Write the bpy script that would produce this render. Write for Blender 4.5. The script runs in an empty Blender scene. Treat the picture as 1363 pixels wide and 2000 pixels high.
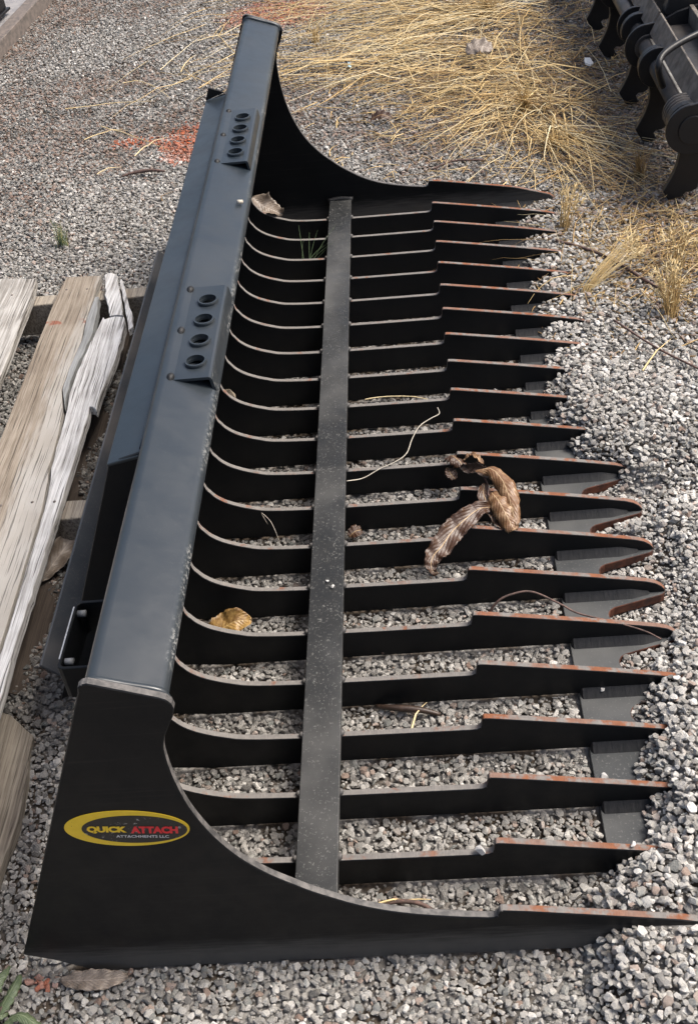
import bpy, bmesh, math, random
import numpy as np
from mathutils import Vector, Matrix, Euler

random.seed(7)
rng = np.random.default_rng(11)
R = math.radians
SC = bpy.context.scene

# ------------------------------------------------------------------ camera
cam_d = bpy.data.cameras.new('camera')
cam = bpy.data.objects.new('camera', cam_d)
SC.collection.objects.link(cam)
pitch, yaw, roll = 0.698619517, -0.0958263331, -0.132838886
fw = Vector((math.sin(yaw)*math.cos(pitch), math.cos(yaw)*math.cos(pitch), -math.sin(pitch)))
rt = Vector((math.cos(yaw), -math.sin(yaw), 0))
up = rt.cross(fw)
rt2 = rt*math.cos(roll) + up*math.sin(roll)
up2 = -rt*math.sin(roll) + up*math.cos(roll)
cam.matrix_world = Matrix(((rt2.x, up2.x, -fw.x, 0.643463), (rt2.y, up2.y, -fw.y, -0.747169),
                           (rt2.z, up2.z, -fw.z, 1.350018), (0, 0, 0, 1)))
cam_d.sensor_fit = 'VERTICAL'
cam_d.sensor_height = 24.0
cam_d.lens = 2279.954/2000*24.0
cam_d.clip_start = 0.02
cam_d.clip_end = 600
SC.camera = cam

# ------------------------------------------------------------------ sky, sun, exposure
SUN_EL, SUN_AZ = R(56), R(78)
w = bpy.data.worlds.new('World')
SC.world = w
w.use_nodes = True
nt = w.node_tree
bg = nt.nodes['Background']
sky = nt.nodes.new('ShaderNodeTexSky')
sky.sky_type = 'NISHITA'
sky.sun_disc = False
sky.sun_elevation = SUN_EL
sky.sun_rotation = SUN_AZ
sky.air_density = 1.0
sky.dust_density = 6.0
sky.ozone_density = 0.3
nt.links.new(sky.outputs[0], bg.inputs[0])
bg.inputs[1].default_value = 0.075
sun_d = bpy.data.lights.new('sun', 'SUN')
sun_d.energy = 1.5
sun_d.angle = R(26)
sun_d.color = (1.0, 0.965, 0.915)
sun = bpy.data.objects.new('sun', sun_d)
SC.collection.objects.link(sun)
sdir = Vector((math.sin(SUN_AZ)*math.cos(SUN_EL), math.cos(SUN_AZ)*math.cos(SUN_EL), math.sin(SUN_EL)))
sun.rotation_euler = sdir.to_track_quat('Z', 'Y').to_euler()
sun.location = sdir*20
vs = SC.view_settings
vs.view_transform = 'Standard'
vs.look = 'None'
vs.exposure = 1.6
vs.gamma = 1.0
vs.use_curve_mapping = False


# ------------------------------------------------------------------ material helpers
class NT:
    def __init__(s, name, rough=0.6, spec=0.5):
        s.m = bpy.data.materials.new(name)
        s.m.use_nodes = True
        s.t = s.m.node_tree
        s.b = s.t.nodes['Principled BSDF']
        s.b.inputs['Roughness'].default_value = rough
        s.b.inputs['Specular IOR Level'].default_value = spec

    def n(s, typ, **kw):
        nd = s.t.nodes.new(typ)
        for k, v in kw.items():
            setattr(nd, k, v)
        return nd

    def put(s, sock, v):
        if isinstance(v, (int, float)):
            sock.default_value = v
        elif isinstance(v, tuple):
            sock.default_value = v if len(v) == len(sock.default_value) else (*v, 1)
        else:
            s.t.links.new(v, sock)

    def coord(s, scale=(1, 1, 1), kind='Object', rot=(0, 0, 0)):
        c = s.n('ShaderNodeTexCoord')
        mp = s.n('ShaderNodeMapping')
        mp.inputs['Scale'].default_value = scale
        mp.inputs['Rotation'].default_value = rot
        s.t.links.new(c.outputs[kind], mp.inputs[0])
        return mp.outputs[0]

    def noise(s, vec, scale, detail=4, rough=0.55, dist=0.0):
        nd = s.n('ShaderNodeTexNoise')
        s.t.links.new(vec, nd.inputs['Vector'])
        nd.inputs['Scale'].default_value = scale
        nd.inputs['Detail'].default_value = detail
        nd.inputs['Roughness'].default_value = rough
        nd.inputs['Distortion'].default_value = dist
        return nd.outputs[0]

    def voro(s, vec, scale, feature='F1', out=0):
        nd = s.n('ShaderNodeTexVoronoi', feature=feature)
        s.t.links.new(vec, nd.inputs['Vector'])
        nd.inputs['Scale'].default_value = scale
        return nd.outputs[out]

    def ramp(s, fac, lo, hi, a=0.0, b=1.0):
        nd = s.n('ShaderNodeMapRange', interpolation_type='SMOOTHSTEP')
        s.put(nd.inputs[0], fac)
        nd.inputs[1].default_value = lo
        nd.inputs[2].default_value = hi
        nd.inputs[3].default_value = a
        nd.inputs[4].default_value = b
        return nd.outputs[0]

    def mix(s, fac, a, b):
        nd = s.n('ShaderNodeMix', data_type='RGBA')
        s.put(nd.inputs[0], fac)
        s.put(nd.inputs[6], a)
        s.put(nd.inputs[7], b)
        return nd.outputs[2]

    def math(s, op, a, b=0.0):
        nd = s.n('ShaderNodeMath', operation=op)
        s.put(nd.inputs[0], a)
        s.put(nd.inputs[1], b)
        return nd.outputs[0]

    def sep(s, vec):
        nd = s.n('ShaderNodeSeparateXYZ')
        s.t.links.new(vec, nd.inputs[0])
        return nd.outputs

    def bump(s, h, strength=0.3, dist=0.002):
        nd = s.n('ShaderNodeBump')
        nd.inputs['Strength'].default_value = strength
        nd.inputs['Distance'].default_value = dist
        s.t.links.new(h, nd.inputs['Height'])
        s.t.links.new(nd.outputs[0], s.b.inputs['Normal'])

    def col(s, v):
        s.put(s.b.inputs['Base Color'], v)

    def rough(s, v):
        s.put(s.b.inputs['Roughness'], v)


def mat_paint(name, base=(0.004, 0.0048, 0.006), dust=0.05, speck=0.6, rough=(0.30, 0.5), dustcol=(0.20, 0.195, 0.18),
              spec=0.3, low_dirt=0.0, chips=None):
    m = NT(name, spec=spec)
    v = m.coord()
    big = m.noise(v, 5, 5)
    fine = m.noise(v, 260, 3, 0.7)
    streak = m.noise(m.coord((14, 260, 30)), 1, 3)
    scr = m.ramp(streak, 0.70, 0.80, 0, 0.18)
    d = m.math('MULTIPLY', m.ramp(big, 0.35, 0.75), dust)
    sp = m.math('MULTIPLY', m.ramp(fine, 0.555, 0.69), speck)
    fac = m.math('MAXIMUM', m.math('MAXIMUM', d, sp), m.math('MULTIPLY', scr, 0.35 if dust > 0 else 0.1))
    if low_dirt > 0:
        st = m.noise(m.coord((5, 5, 170)), 1, 4, 0.65)
        fac = m.math('MAXIMUM', fac, m.ramp(st, 0.50, 0.78, 0, 0.07))
        sm = m.math('MULTIPLY', m.ramp(m.noise(m.coord((2.5, 1, 5)), 3, 4, 0.7), 0.55, 0.75), 0.06)
        fac = m.math('MAXIMUM', fac, sm)
        z = m.sep(v)[2]
        n2 = m.noise(m.coord((3, 3, 40)), 6, 4)
        zz = m.math('ADD', z, m.math('MULTIPLY', n2, -0.05))
        fac = m.math('MAXIMUM', fac, m.ramp(zz, -0.01, 0.035, low_dirt, 0.0))
    c = m.mix(fac, base, dustcol)
    if chips:
        xx = m.sep(v)[0]
        band = m.math('MULTIPLY', m.ramp(xx, chips[0], chips[1]), m.ramp(m.noise(m.coord((1, .35, 1)), 26, 3), 0.46, 0.64))
        ch = m.math('MULTIPLY', band, m.ramp(m.noise(v, 190, 5, 0.75), 0.50, 0.60))
        hair = m.math('MULTIPLY', m.ramp(m.noise(m.coord((90, 5, 90), rot=(0, 0, 0.35)), 3, 2, 0.5, 1.2), 0.665, 0.70), m.ramp(m.noise(v, 6, 2), 0.52, 0.62))
        c = m.mix(m.math('MULTIPLY', ch, 0.5), c, (0.42, 0.42, 0.40))
    m.col(c)
    rn = m.noise(v, 22, 6, 0.65)
    m.rough(m.ramp(rn, 0.3, 0.7, rough[0], rough[1]))
    bh = m.math('ADD', m.math('MULTIPLY', m.noise(v, 9, 3), 1.0), m.math('MULTIPLY', m.noise(v, 260, 2), 0.06))
    m.bump(bh, 0.12, 0.004)
    return m.m


def mat_edge():
    """torch-cut top edges: grey mill scale, dust and rust, rustier on the raised noses"""
    m = NT('torch_cut_edge', 0.75, 0.3)
    v = m.coord()
    info = m.n('ShaderNodeObjectInfo')
    off = m.n('ShaderNodeVectorMath', operation='ADD')
    m.t.links.new(v, off.inputs[0])
    m.t.links.new(info.outputs['Random'], off.inputs[1])
    n1 = m.noise(off.outputs[0], 38, 6, 0.65)
    n2 = m.noise(off.outputs[0], 130, 5, 0.6)
    x = m.sep(v)[0]
    nose = m.ramp(x, 0.08, 0.10, 0.40, 0.545)
    dust = m.mix(n2, (0.085, 0.08, 0.076), (0.20, 0.185, 0.17))
    rust = m.mix(n2, (0.085, 0.028, 0.014), (0.23, 0.085, 0.035))
    lim = m.math('SUBTRACT', 1.0, nose)
    f = m.ramp(m.math('SUBTRACT', n1, lim), -0.06, 0.10)
    tip = m.ramp(x, 0.34, 0.39)
    f = m.math('MAXIMUM', f, m.math('MULTIPLY', tip, 0.9))
    f = m.math('MULTIPLY', f, m.ramp(m.noise(off.outputs[0], 9, 2), 0.35, 0.6, 0.55, 1.0))
    m.col(m.mix(f, dust, rust))
    m.bump(m.math('ADD', n2, m.noise(m.coord((500, 20, 20)), 1, 2)), 0.35, 0.0015)
    return m.m


def mat_plain(name, c1, c2, scale=40, rough=0.7, spec=0.4, bump=0.2, stretch=(1, 1, 1), metallic=0.0, bd=0.002):
    m = NT(name, rough, spec)
    v = m.coord(stretch)
    n = m.noise(v, scale, 6, 0.62)
    m.col(m.mix(m.ramp(n, 0.3, 0.7), c1, c2))
    m.b.inputs['Metallic'].default_value = metallic
    if bump:
        m.bump(n, bump, bd)
    return m.m


def mat_wood(name, light, dark, crack=(0.03, 0.025, 0.02), grain=1.0, stain=None, bleach=None):
    m = NT(name, 0.85, 0.2)
    v = m.coord((1, 1, 1))
    warp = m.noise(v, 3.5, 3)
    mv = m.n('ShaderNodeVectorMath', operation='ADD')
    m.t.links.new(v, mv.inputs[0])
    cmb = m.n('ShaderNodeCombineXYZ')
    m.t.links.new(m.math('MULTIPLY', warp, 0.012), cmb.inputs[0])
    m.t.links.new(cmb.outputs[0], mv.inputs[1])
    mp = m.n('ShaderNodeMapping')
    mp.inputs['Scale'].default_value = (190, 5.5, 130)
    m.t.links.new(mv.outputs[0], mp.inputs[0])
    g = m.noise(mp.outputs[0], 1, 6, 0.68, 0.3)
    mp2 = m.n('ShaderNodeMapping')
    mp2.inputs['Scale'].default_value = (250, 5, 200)
    m.t.links.new(mv.outputs[0], mp2.inputs[0])
    g2 = m.noise(mp2.outputs[0], 1, 3, 0.6)
    blotch = m.noise(v, 9, 4)
    c = m.mix(m.ramp(m.math('ADD', m.math('MULTIPLY', g, 0.7), m.math('MULTIPLY', blotch, 0.3)), 0.38, 0.62), dark, light)
    if bleach:
        q = m.sep(v)
        e_ = m.math('ADD', m.math('SUBTRACT', q[0], m.math('MULTIPLY', q[1], 0.03)), m.math('MULTIPLY', m.math('SUBTRACT', m.noise(m.coord((30, 2.5, 30)), 1, 5, 0.7), 0.5), 0.16))
        c = m.mix(m.ramp(e_, 0.015, 0.05), c, m.mix(blotch, bleach, (0.26, 0.23, 0.19)))
    if stain:
        yy = m.sep(v)[1]
        band = m.math('ABSOLUTE', m.math('SUBTRACT', yy, m.math('MULTIPLY', m.noise(v, 30, 3), 0.02)))
        f = m.math('MULTIPLY', m.ramp(band, 0.004, 0.012, 1, 0), m.ramp(m.noise(v, 35, 2), 0.48, 0.6))
        c = m.mix(m.math('MULTIPLY', f, 0.8), c, stain)
    cr = m.ramp(g2, 0.36, 0.45, 1, 0)
    cr2 = m.ramp(g, 0.30, 0.37, 1, 0)
    fac = m.math('MULTIPLY', m.math('MAXIMUM', m.math('MULTIPLY', cr, 0.8), cr2), grain)
    m.col(m.mix(fac, c, crack))
    m.bump(m.math('SUBTRACT', m.math('MULTIPLY', g, 0.8), m.math('MULTIPLY', fac, 0.6)), 0.35, 0.0025)
    return m.m


def mat_stone():
    m = NT('crushed_limestone', 0.85, 0.25)
    at = m.n('ShaderNodeAttribute', attribute_type='INSTANCER', attribute_name='tone')
    tone = at.outputs['Fac']
    hu = m.n('ShaderNodeAttribute', attribute_type='INSTANCER', attribute_name='hue').outputs['Fac']
    orange = m.n('ShaderNodeAttribute', attribute_type='INSTANCER', attribute_name='orange').outputs['Fac']
    v = m.coord()
    n = m.noise(v, 2.2, 6, 0.7)
    n2 = m.noise(v, 9, 4, 0.7)
    ra = m.n('ShaderNodeValToRGB')
    e = ra.color_ramp.elements
    e[0].position, e[0].color = 0.0, (0.10, 0.095, 0.090, 1)
    e[1].position, e[1].color = 1.0, (0.72, 0.70, 0.66, 1)
    for p, c in ((0.25, (0.205, 0.195, 0.18)), (0.5, (0.345, 0.33, 0.305)), (0.75, (0.51, 0.49, 0.455))):
        k = e.new(p)
        k.color = (*c, 1)
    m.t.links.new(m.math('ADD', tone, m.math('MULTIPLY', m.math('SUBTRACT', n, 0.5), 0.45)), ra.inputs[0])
    c = m.mix(m.ramp(hu, 0.90, 0.98), ra.outputs[0], m.mix(0.55, ra.outputs[0], (0.28, 0.17, 0.12)))
    c = m.mix(m.ramp(hu, 0.12, 0.04), c, m.mix(0.4, ra.outputs[0], (0.16, 0.18, 0.17)))
    c = m.mix(m.math('MULTIPLY', m.ramp(n2, 0.62, 0.72), 0.35), c, (0.6, 0.59, 0.57))
    c = m.mix(orange, c, m.mix(n, (0.30, 0.062, 0.022), (0.62, 0.15, 0.045)))
    m.col(c)
    m.bump(m.math('ADD', n, m.math('MULTIPLY', n2, 0.4)), 0.5, 0.35)
    return m.m


def mat_ground():
    m = NT('packed_gravel_and_soil', 0.95, 0.1)
    v = m.coord()
    cell = m.n('ShaderNodeTexVoronoi')
    m.t.links.new(v, cell.inputs['Vector'])
    cell.inputs['Scale'].default_value = 120
    wht = m.n('ShaderNodeRGBToBW')
    m.t.links.new(cell.outputs['Color'], wht.inputs[0])
    n = m.noise(v, 3, 5)
    soil = m.mix(n, (0.045, 0.035, 0.026), (0.095, 0.077, 0.060))
    gr = m.mix(wht.outputs[0], (0.10, 0.095, 0.088), (0.34, 0.325, 0.305))
    m.col(m.mix(m.ramp(m.noise(v, 14, 4), 0.40, 0.6), soil, gr))
    m.bump(m.math('SUBTRACT', 1.0, cell.outputs['Distance']), 0.7, 0.006)
    return m.m


def mat_straw(name, cols):
    m = NT(name, 0.6, 0.35)
    a = m.n('ShaderNodeAttribute', attribute_name='tone')
    ra = m.n('ShaderNodeValToRGB')
    e = ra.color_ramp.elements
    e[0].color = (*cols[0], 1)
    e[1].color = (*cols[-1], 1)
    for i, c in enumerate(cols[1:-1]):
        k = e.new((i+1)/(len(cols)-1))
        k.color = (*c, 1)
    m.t.links.new(a.outputs['Fac'], ra.inputs[0])
    m.col(ra.outputs[0])
    return m.m


def mat_leaf(name, c1, c2, vein, mott=0.5):
    m = NT(name, 0.42, 0.5)
    uv = m.n('ShaderNodeUVMap')
    s = m.sep(uv.outputs[0])
    d = m.math('ABSOLUTE', m.math('SUBTRACT', s[1], 0.5))
    side = m.math('SUBTRACT', s[0], m.math('MULTIPLY', d, 0.55))
    wv = m.math('SINE', m.math('MULTIPLY', side, 75.0))
    v = m.coord()
    n = m.noise(v, 55, 6, 0.7)
    base = m.mix(m.ramp(m.math('ADD', m.math('MULTIPLY', n, 1-mott*0.5), m.math('MULTIPLY', wv, 0.035*mott)), 0.3, 0.65), c1, c2)
    mid = m.ramp(d, 0.008, 0.03, 1, 0)
    m.col(m.mix(m.math('MULTIPLY', mid, 0.45), base, vein))
    m.bump(m.math('ADD', m.math('MULTIPLY', wv, 0.15), n), 0.6, 0.002)
    return m.m


M = {}
M['paint'] = mat_paint('black_paint', dust=0.015, speck=0.03, spec=0.2, rough=(.4, .6))
M['paint_top'] = mat_paint('sky_tinted_black_paint', base=(0.0125, 0.0185, 0.0245), dust=0.06, speck=0.05, rough=(0.28, 0.42), spec=0.55)  # blue sky reflection on upward faces is put into the base colour
M['tube'] = mat_paint('chipped_sky_tinted_paint', base=(0.0125, 0.0185, 0.0245), dust=0.06, speck=0.06, rough=(0.28, 0.42), spec=0.55, chips=(-.240, -.231))  # sky reflection coloured into the base; chips are edge wear
M['plate'] = mat_paint('black_plate_paint', base=(0.0038, 0.0045, 0.0055), dust=0.02, speck=0.03, rough=(0.4, 0.55), low_dirt=0.45, spec=0.18,
                       dustcol=(0.13, 0.125, 0.118))
M['bar'] = mat_paint('dusty_black_paint', base=(0.015, 0.016, 0.0165), dust=0.20, speck=0.34, rough=(0.38, 0.6), dustcol=(0.30, 0.295, 0.28))
M['lower'] = mat_paint('dusty_dark_paint', base=(0.030, 0.035, 0.041), dust=0.45, speck=0.3, spec=.5, rough=(0.35, 0.55), dustcol=(0.17, 0.15, 0.13))
M['edge'] = mat_edge()
M['sill_edge'] = mat_plain('rubbed_plate_edge', (0.035, 0.034, 0.034), (0.12, 0.112, 0.105), 90, 0.6, 0.4, 0.3)
M['tooth'] = mat_plain('rusty_tooth_edge', (0.030, 0.013, 0.010), (0.10, 0.034, 0.018), 60, 0.7, 0.3, 0.4)
M['blade'] = mat_paint('grey_blade_paint', base=(0.038, 0.041, 0.043), dust=0.25, speck=0.35, rough=(0.4, 0.6), dustcol=(0.24, 0.235, 0.22))
M['weld'] = mat_plain('painted_weld', (0.007, 0.0075, 0.008), (0.016, 0.016, 0.017), 60, 0.55, 0.3, 0.35, (4, 1, 1), bd=0.002)
M['bare'] = mat_plain('bare_zinc', (0.30, 0.31, 0.32), (0.48, 0.49, 0.50), 60, 0.5, 0.5, 0.1, metallic=0.5)
M['bolt'] = mat_plain('dull_bolt', (0.10, 0.105, 0.11), (0.20, 0.205, 0.21), 60, 0.55, 0.4, 0.1)
M['rub'] = mat_plain('paint_rubbed_to_metal', (0.02, 0.021, 0.022), (0.42, 0.43, 0.43), 45, 0.4, 0.5, 0.2)
M['stone'] = mat_stone()
M['ground'] = mat_ground()
M['wood_tan'] = mat_wood('tan_weathered_pine', (0.275, 0.235, 0.188), (0.145, 0.116, 0.088), grain=0.85, bleach=(0.41, 0.395, 0.37), stain=(0.20, 0.06, 0.035))
M['wood_white'] = mat_wood('bleached_grey_pine', (0.58, 0.57, 0.555), (0.27, 0.257, 0.242), grain=1.0)
M['wood_mid'] = mat_wood('bleached_tan_pine', (0.40, 0.385, 0.36), (0.19, 0.175, 0.155), grain=0.95)
M['wood_grey'] = mat_wood('smooth_grey_splinter', (0.28, 0.285, 0.28), (0.17, 0.17, 0.165), grain=0.35)
M['wood_dark'] = mat_wood('dirty_brown_board', (0.085, 0.067, 0.054), (0.045, 0.035, 0.028), grain=0.6)
M['wood_str'] = mat_wood('grey_brown_stringer', (0.30, 0.265, 0.215), (0.13, 0.11, 0.09), grain=0.8)
M['straw'] = mat_straw('dry_straw_gold', [(0.10, 0.06, 0.03), (0.30, 0.19, 0.08), (0.50, 0.35, 0.15), (0.62, 0.48, 0.25), (0.68, 0.58, 0.37)])
M['grass'] = mat_straw('green_grass', [(0.06, 0.10, 0.045), (0.12, 0.18, 0.09), (0.18, 0.24, 0.13), (0.42, 0.36, 0.17)])
M['leaf_brown'] = mat_leaf('dead_brown_leaf', (0.045, 0.020, 0.009), (0.34, 0.18, 0.078), (0.60, 0.40, 0.17), 0.9)
M['leaf_pale'] = mat_leaf('dead_pale_leaf', (0.14, 0.07, 0.03), (0.64, 0.47, 0.28), (0.66, 0.50, 0.30), 0.7)
M['leaf_dark'] = mat_leaf('dead_dark_leaf', (0.035, 0.022, 0.016), (0.12, 0.075, 0.05), (0.17, 0.11, 0.07), 0.5)
M['leaf_gold'] = mat_leaf('dead_golden_leaf', (0.12, 0.06, 0.015), (0.38, 0.24, 0.08), (0.46, 0.33, 0.14), 0.2)
M['leaf_grey'] = mat_leaf('dead_grey_leaf', (0.14, 0.11, 0.085), (0.30, 0.25, 0.205), (0.36, 0.30, 0.25), 0.4)
M['leaf_green'] = mat_leaf('grey_green_leaf', (0.09, 0.12, 0.06), (0.30, 0.34, 0.20), (0.34, 0.38, 0.24), 0.9)
M['twig'] = mat_plain('twig_bark', (0.05, 0.035, 0.03), (0.14, 0.085, 0.07), 120, 0.7, 0.3, 0.3)
M['string'] = mat_plain('pale_fibre', (0.34, 0.31, 0.26), (0.48, 0.44, 0.37), 80, 0.7, 0.3, 0.1)
M['pebble'] = mat_plain('pale_pebble', (0.30, 0.29, 0.28), (0.52, 0.51, 0.49), 120, 0.8, 0.3, 0.3)
M['flag'] = mat_plain('tan_flagstone', (0.12, 0.095, 0.065), (0.34, 0.29, 0.22), 70, 0.85, 0.3, 0.5)
M['yellow'] = mat_plain('yellow_print', (0.70, 0.45, 0.015), (0.74, 0.50, 0.02), 300, 0.45, 0.5, 0.0)
M['red'] = mat_plain('red_print', (0.60, 0.016, 0.022), (0.66, 0.022, 0.03), 300, 0.45, 0.5, 0.0)
M['silver'] = mat_plain('silver_print', (0.5, 0.5, 0.5), (0.62, 0.62, 0.62), 300, 0.45, 0.5, 0.0)
M['neighbour'] = mat_paint('worn_black_paint', base=(0.009, 0.0095, 0.011), dust=0.06, speck=0.10, rough=(0.3, 0.5), dustcol=(0.12, 0.10, 0.085))
M['shaft'] = mat_paint('dusty_shaft_paint', base=(0.02, 0.021, 0.023), dust=0.4, speck=0.3, rough=(0.3, 0.55), dustcol=(0.17, 0.14, 0.115))
M['dirty'] = mat_plain('mud_dusted_steel', (0.075, 0.066, 0.056), (0.17, 0.15, 0.13), 30, 0.7, 0.3, 0.3)
M['grey_steel'] = mat_plain('dull_grey_steel', (0.16, 0.155, 0.16), (0.24, 0.23, 0.225), 25, 0.6, 0.4, 0.15)
M['rust_steel'] = mat_plain('dull_rusted_steel', (0.085, 0.075, 0.068), (0.16, 0.132, 0.115), 45, 0.7, 0.3, 0.3)
M['blue_bit'] = mat_plain('faded_blue_plastic', (0.25, 0.42, 0.48), (0.4, 0.55, 0.6), 40, 0.5, 0.4, 0.1)
M['white_fluff'] = mat_plain('white_fluff', (0.5, 0.5, 0.48), (0.7, 0.7, 0.68), 40, 0.8, 0.2, 0.2)

# black print with worn scratches for the oval sticker
_m = NT('black_print_scratched', 0.4, 0.5)
_v = _m.coord((1, 1, 1))
_s = _m.math('MULTIPLY', _m.ramp(_m.noise(_m.coord((1, 1, 2.0), rot=(0, 0.5, 0)), 70, 5, 0.7, 1.5), 0.60, 0.63),
             _m.ramp(_m.noise(_v, 22, 2), 0.38, 0.5))
_m.col(_m.mix(_s, (0.008, 0.008, 0.008), (0.38, 0.37, 0.35)))
M['black_print'] = _m.m
_m = NT('yellow_print_scratched', 0.45, 0.5)
_v = _m.coord()
_s = _m.ramp(_m.noise(_m.coord((1, 1, 2.2), rot=(0, 0.45, 0)), 45, 5, 0.7, 1.8), 0.665, 0.685)
_m.col(_m.mix(_s, _m.mix(_m.noise(_v, 120, 3), (0.66, 0.43, 0.015), (0.76, 0.53, 0.03)), (0.012, 0.011, 0.01)))
M['yellow_oval'] = _m.m


# ------------------------------------------------------------------ mesh helpers
BASE = {}


def link(o, parent=None):
    SC.collection.objects.link(o)
    if parent is not None:
        o.parent = parent
    return o


def tag(o, label=None, cat=None, group=None, kind=None):
    if label:
        o['label'] = label
    if cat:
        o['category'] = cat
    if group:
        o['group'] = group
    if kind:
        o['kind'] = kind
    return o


def thing(name, label, cat, loc=(0, 0, 0), group=None):
    o = link(bpy.data.objects.new(name, None))
    o.location = loc
    o.empty_display_size = 0.05
    BASE[o.name] = Vector(loc)
    return tag(o, label, cat, group)


def origin_of(parent):
    p = parent
    while p is not None and p.name not in BASE:
        p = p.parent
    return BASE[p.name] if p else Vector((0, 0, 0))


def mk(name, verts, faces, mats, parent=None, idx=None, smooth=False, origin=None, bevel=0.0, seg=2, ang=35, solid=0.0):
    """one mesh object; verts are world coordinates, stored relative to the thing's base (or to origin)"""
    o0 = origin_of(parent) if parent is not None else Vector(origin or (0, 0, 0))
    loc = Vector((0, 0, 0))
    if parent is not None and origin is not None:
        loc = Vector(origin) - o0
        o0 = Vector(origin)
    me = bpy.data.meshes.new(name)
    me.from_pydata([(v[0]-o0.x, v[1]-o0.y, v[2]-o0.z) for v in verts], [], faces)
    for m in (mats if isinstance(mats, (list, tuple)) else [mats]):
        me.materials.append(m)
    if idx is not None:
        me.polygons.foreach_set('material_index', idx)
    if smooth:
        me.polygons.foreach_set('use_smooth', [True]*len(me.polygons))
    me.update()
    o = bpy.data.objects.new(name, me)
    link(o, parent)
    o.location = loc if parent is not None else o0
    if parent is None or origin is not None:
        BASE[o.name] = o0.copy()
    if solid:
        md = o.modifiers.new('thick', 'SOLIDIFY')
        md.thickness = solid
        md.offset = 0
    if bevel:
        md = o.modifiers.new('round', 'BEVEL')
        md.width = bevel
        md.segments = seg
        md.limit_method = 'ANGLE'
        md.angle_limit = R(ang)
        md.harden_normals = False
    return o


def prism(poly, y0, y1, axis='y'):
    """extrude an outline; poly in (x,z) for axis y, (x,y) for axis z"""
    n = len(poly)
    if axis == 'y':
        va = [(p[0], y0, p[1]) for p in poly] + [(p[0], y1, p[1]) for p in poly]
    else:
        va = [(p[0], p[1], y0) for p in poly] + [(p[0], p[1], y1) for p in poly]
    fa = [list(range(n)), list(range(2*n-1, n-1, -1))]
    for i in range(n):
        j = (i+1) % n
        fa.append([j, i, n+i, n+j])
    return va, fa


def fix_normals(o):
    bm = bmesh.new()
    bm.from_mesh(o.data)
    bmesh.ops.recalc_face_normals(bm, faces=bm.faces)
    bm.to_mesh(o.data)
    bm.free()
    return o


def box(name, lo, hi, m, parent=None, bevel=0.002, **k):
    x0, y0, z0 = lo
    x1, y1, z1 = hi
    va, fa = prism([(x0, z0), (x1, z0), (x1, z1), (x0, z1)], y0, y1)
    return fix_normals(mk(name, va, fa, m, parent, bevel=bevel, **k))


def catmull(pts, per=6):
    P = [Vector(p) for p in pts]
    P = [P[0]*2-P[1]] + P + [P[-1]*2-P[-2]]
    out = []
    for i in range(1, len(P)-2):
        for k in range(per):
            t = k/per
            a, b, c, d = P[i-1], P[i], P[i+1], P[i+2]
            out.append(0.5*((2*b)+(c-a)*t+(2*a-5*b+4*c-d)*t*t+(3*b-a-3*c+d)*t**3))
    out.append(P[-2])
    return out


def tube_geo(path, rad, n=8, caps=True):
    va, fa = [], []
    L = len(path)
    ref = Vector((0, 0, 1))
    t0 = (path[1]-path[0]).normalized()
    if abs(t0.dot(ref)) > 0.9:
        ref = Vector((1, 0, 0))
    u = t0.cross(ref).normalized()
    for i, p in enumerate(path):
        t = (path[min(i+1, L-1)]-path[max(i-1, 0)]).normalized()
        u = (u - t*u.dot(t)).normalized()
        v = t.cross(u)
        r = rad(i/(L-1)) if callable(rad) else rad
        for k in range(n):
            a = 2*math.pi*k/n
            va.append(p + (u*math.cos(a)+v*math.sin(a))*r)
    for i in range(L-1):
        for k in range(n):
            j = (k+1) % n
            fa.append([i*n+k, i*n+j, (i+1)*n+j, (i+1)*n+k])
    if caps:
        fa.append(list(range(n-1, -1, -1)))
        fa.append([(L-1)*n+k for k in range(n)])
    return va, fa


def tube(name, pts, rad, m, parent=None, n=8, per=6, **k):
    path = catmull(pts, per) if per > 1 and len(pts) > 2 else [Vector(p) for p in pts]
    va, fa = tube_geo(path, rad, n)
    return fix_normals(mk(name, va, fa, m, parent, smooth=True, **k))


def vnoise(x, y, seed=0):
    """smooth value noise in numpy"""
    xi = np.floor(x).astype(np.int64)
    yi = np.floor(y).astype(np.int64)
    fx, fy = x-xi, y-yi
    fx, fy = fx*fx*(3-2*fx), fy*fy*(3-2*fy)

    def h(a, b):
        k = (a*374761393 + b*668265263 + seed*974711) & 0x7fffffff
        k = ((k ^ (k >> 13))*1274126177) & 0x7fffffff
        return ((k ^ (k >> 16)) & 0xffff)/65535.0
    return (h(xi, yi)*(1-fx)+h(xi+1, yi)*fx)*(1-fy) + (h(xi, yi+1)*(1-fx)+h(xi+1, yi+1)*fx)*fy


def fbm(x, y, seed=0, oct=3):
    s, a, t = 0, 1.0, 0
    for o in range(oct):
        s = s + a*vnoise(x*2**o, y*2**o, seed+o*17)
        t += a
        a *= 0.5
    return s/t


# ------------------------------------------------------------------ ground and gravel
PY = [-3, -.6, -.05, .05, .15, .25, .35, .45, .55, .65, .75, .85, .95, 1.05, 1.15, 1.25, 1.35, 1.45, 1.55, 1.65, 1.95, 2.05, 2.4, 5]
PX0 = [.85, .80, .765, .77, .872, .875, .895, .93, .97, .965, .893, .97, .893, .855, .855, .86, .86, .86, .86, .86, .86, .98, 1.0, 1.0]
PH = [.01, .03, .050, .066, .064, .064, .050, .026, .010, .014, .032, .008, .050, .062, .050, .034, .029, .029, .029, .028, .024, .010, .004, .0]


def smooth(a, b, x):
    t = np.clip((x-a)/(b-a), 0, 1)
    return t*t*(3-2*t)


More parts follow.
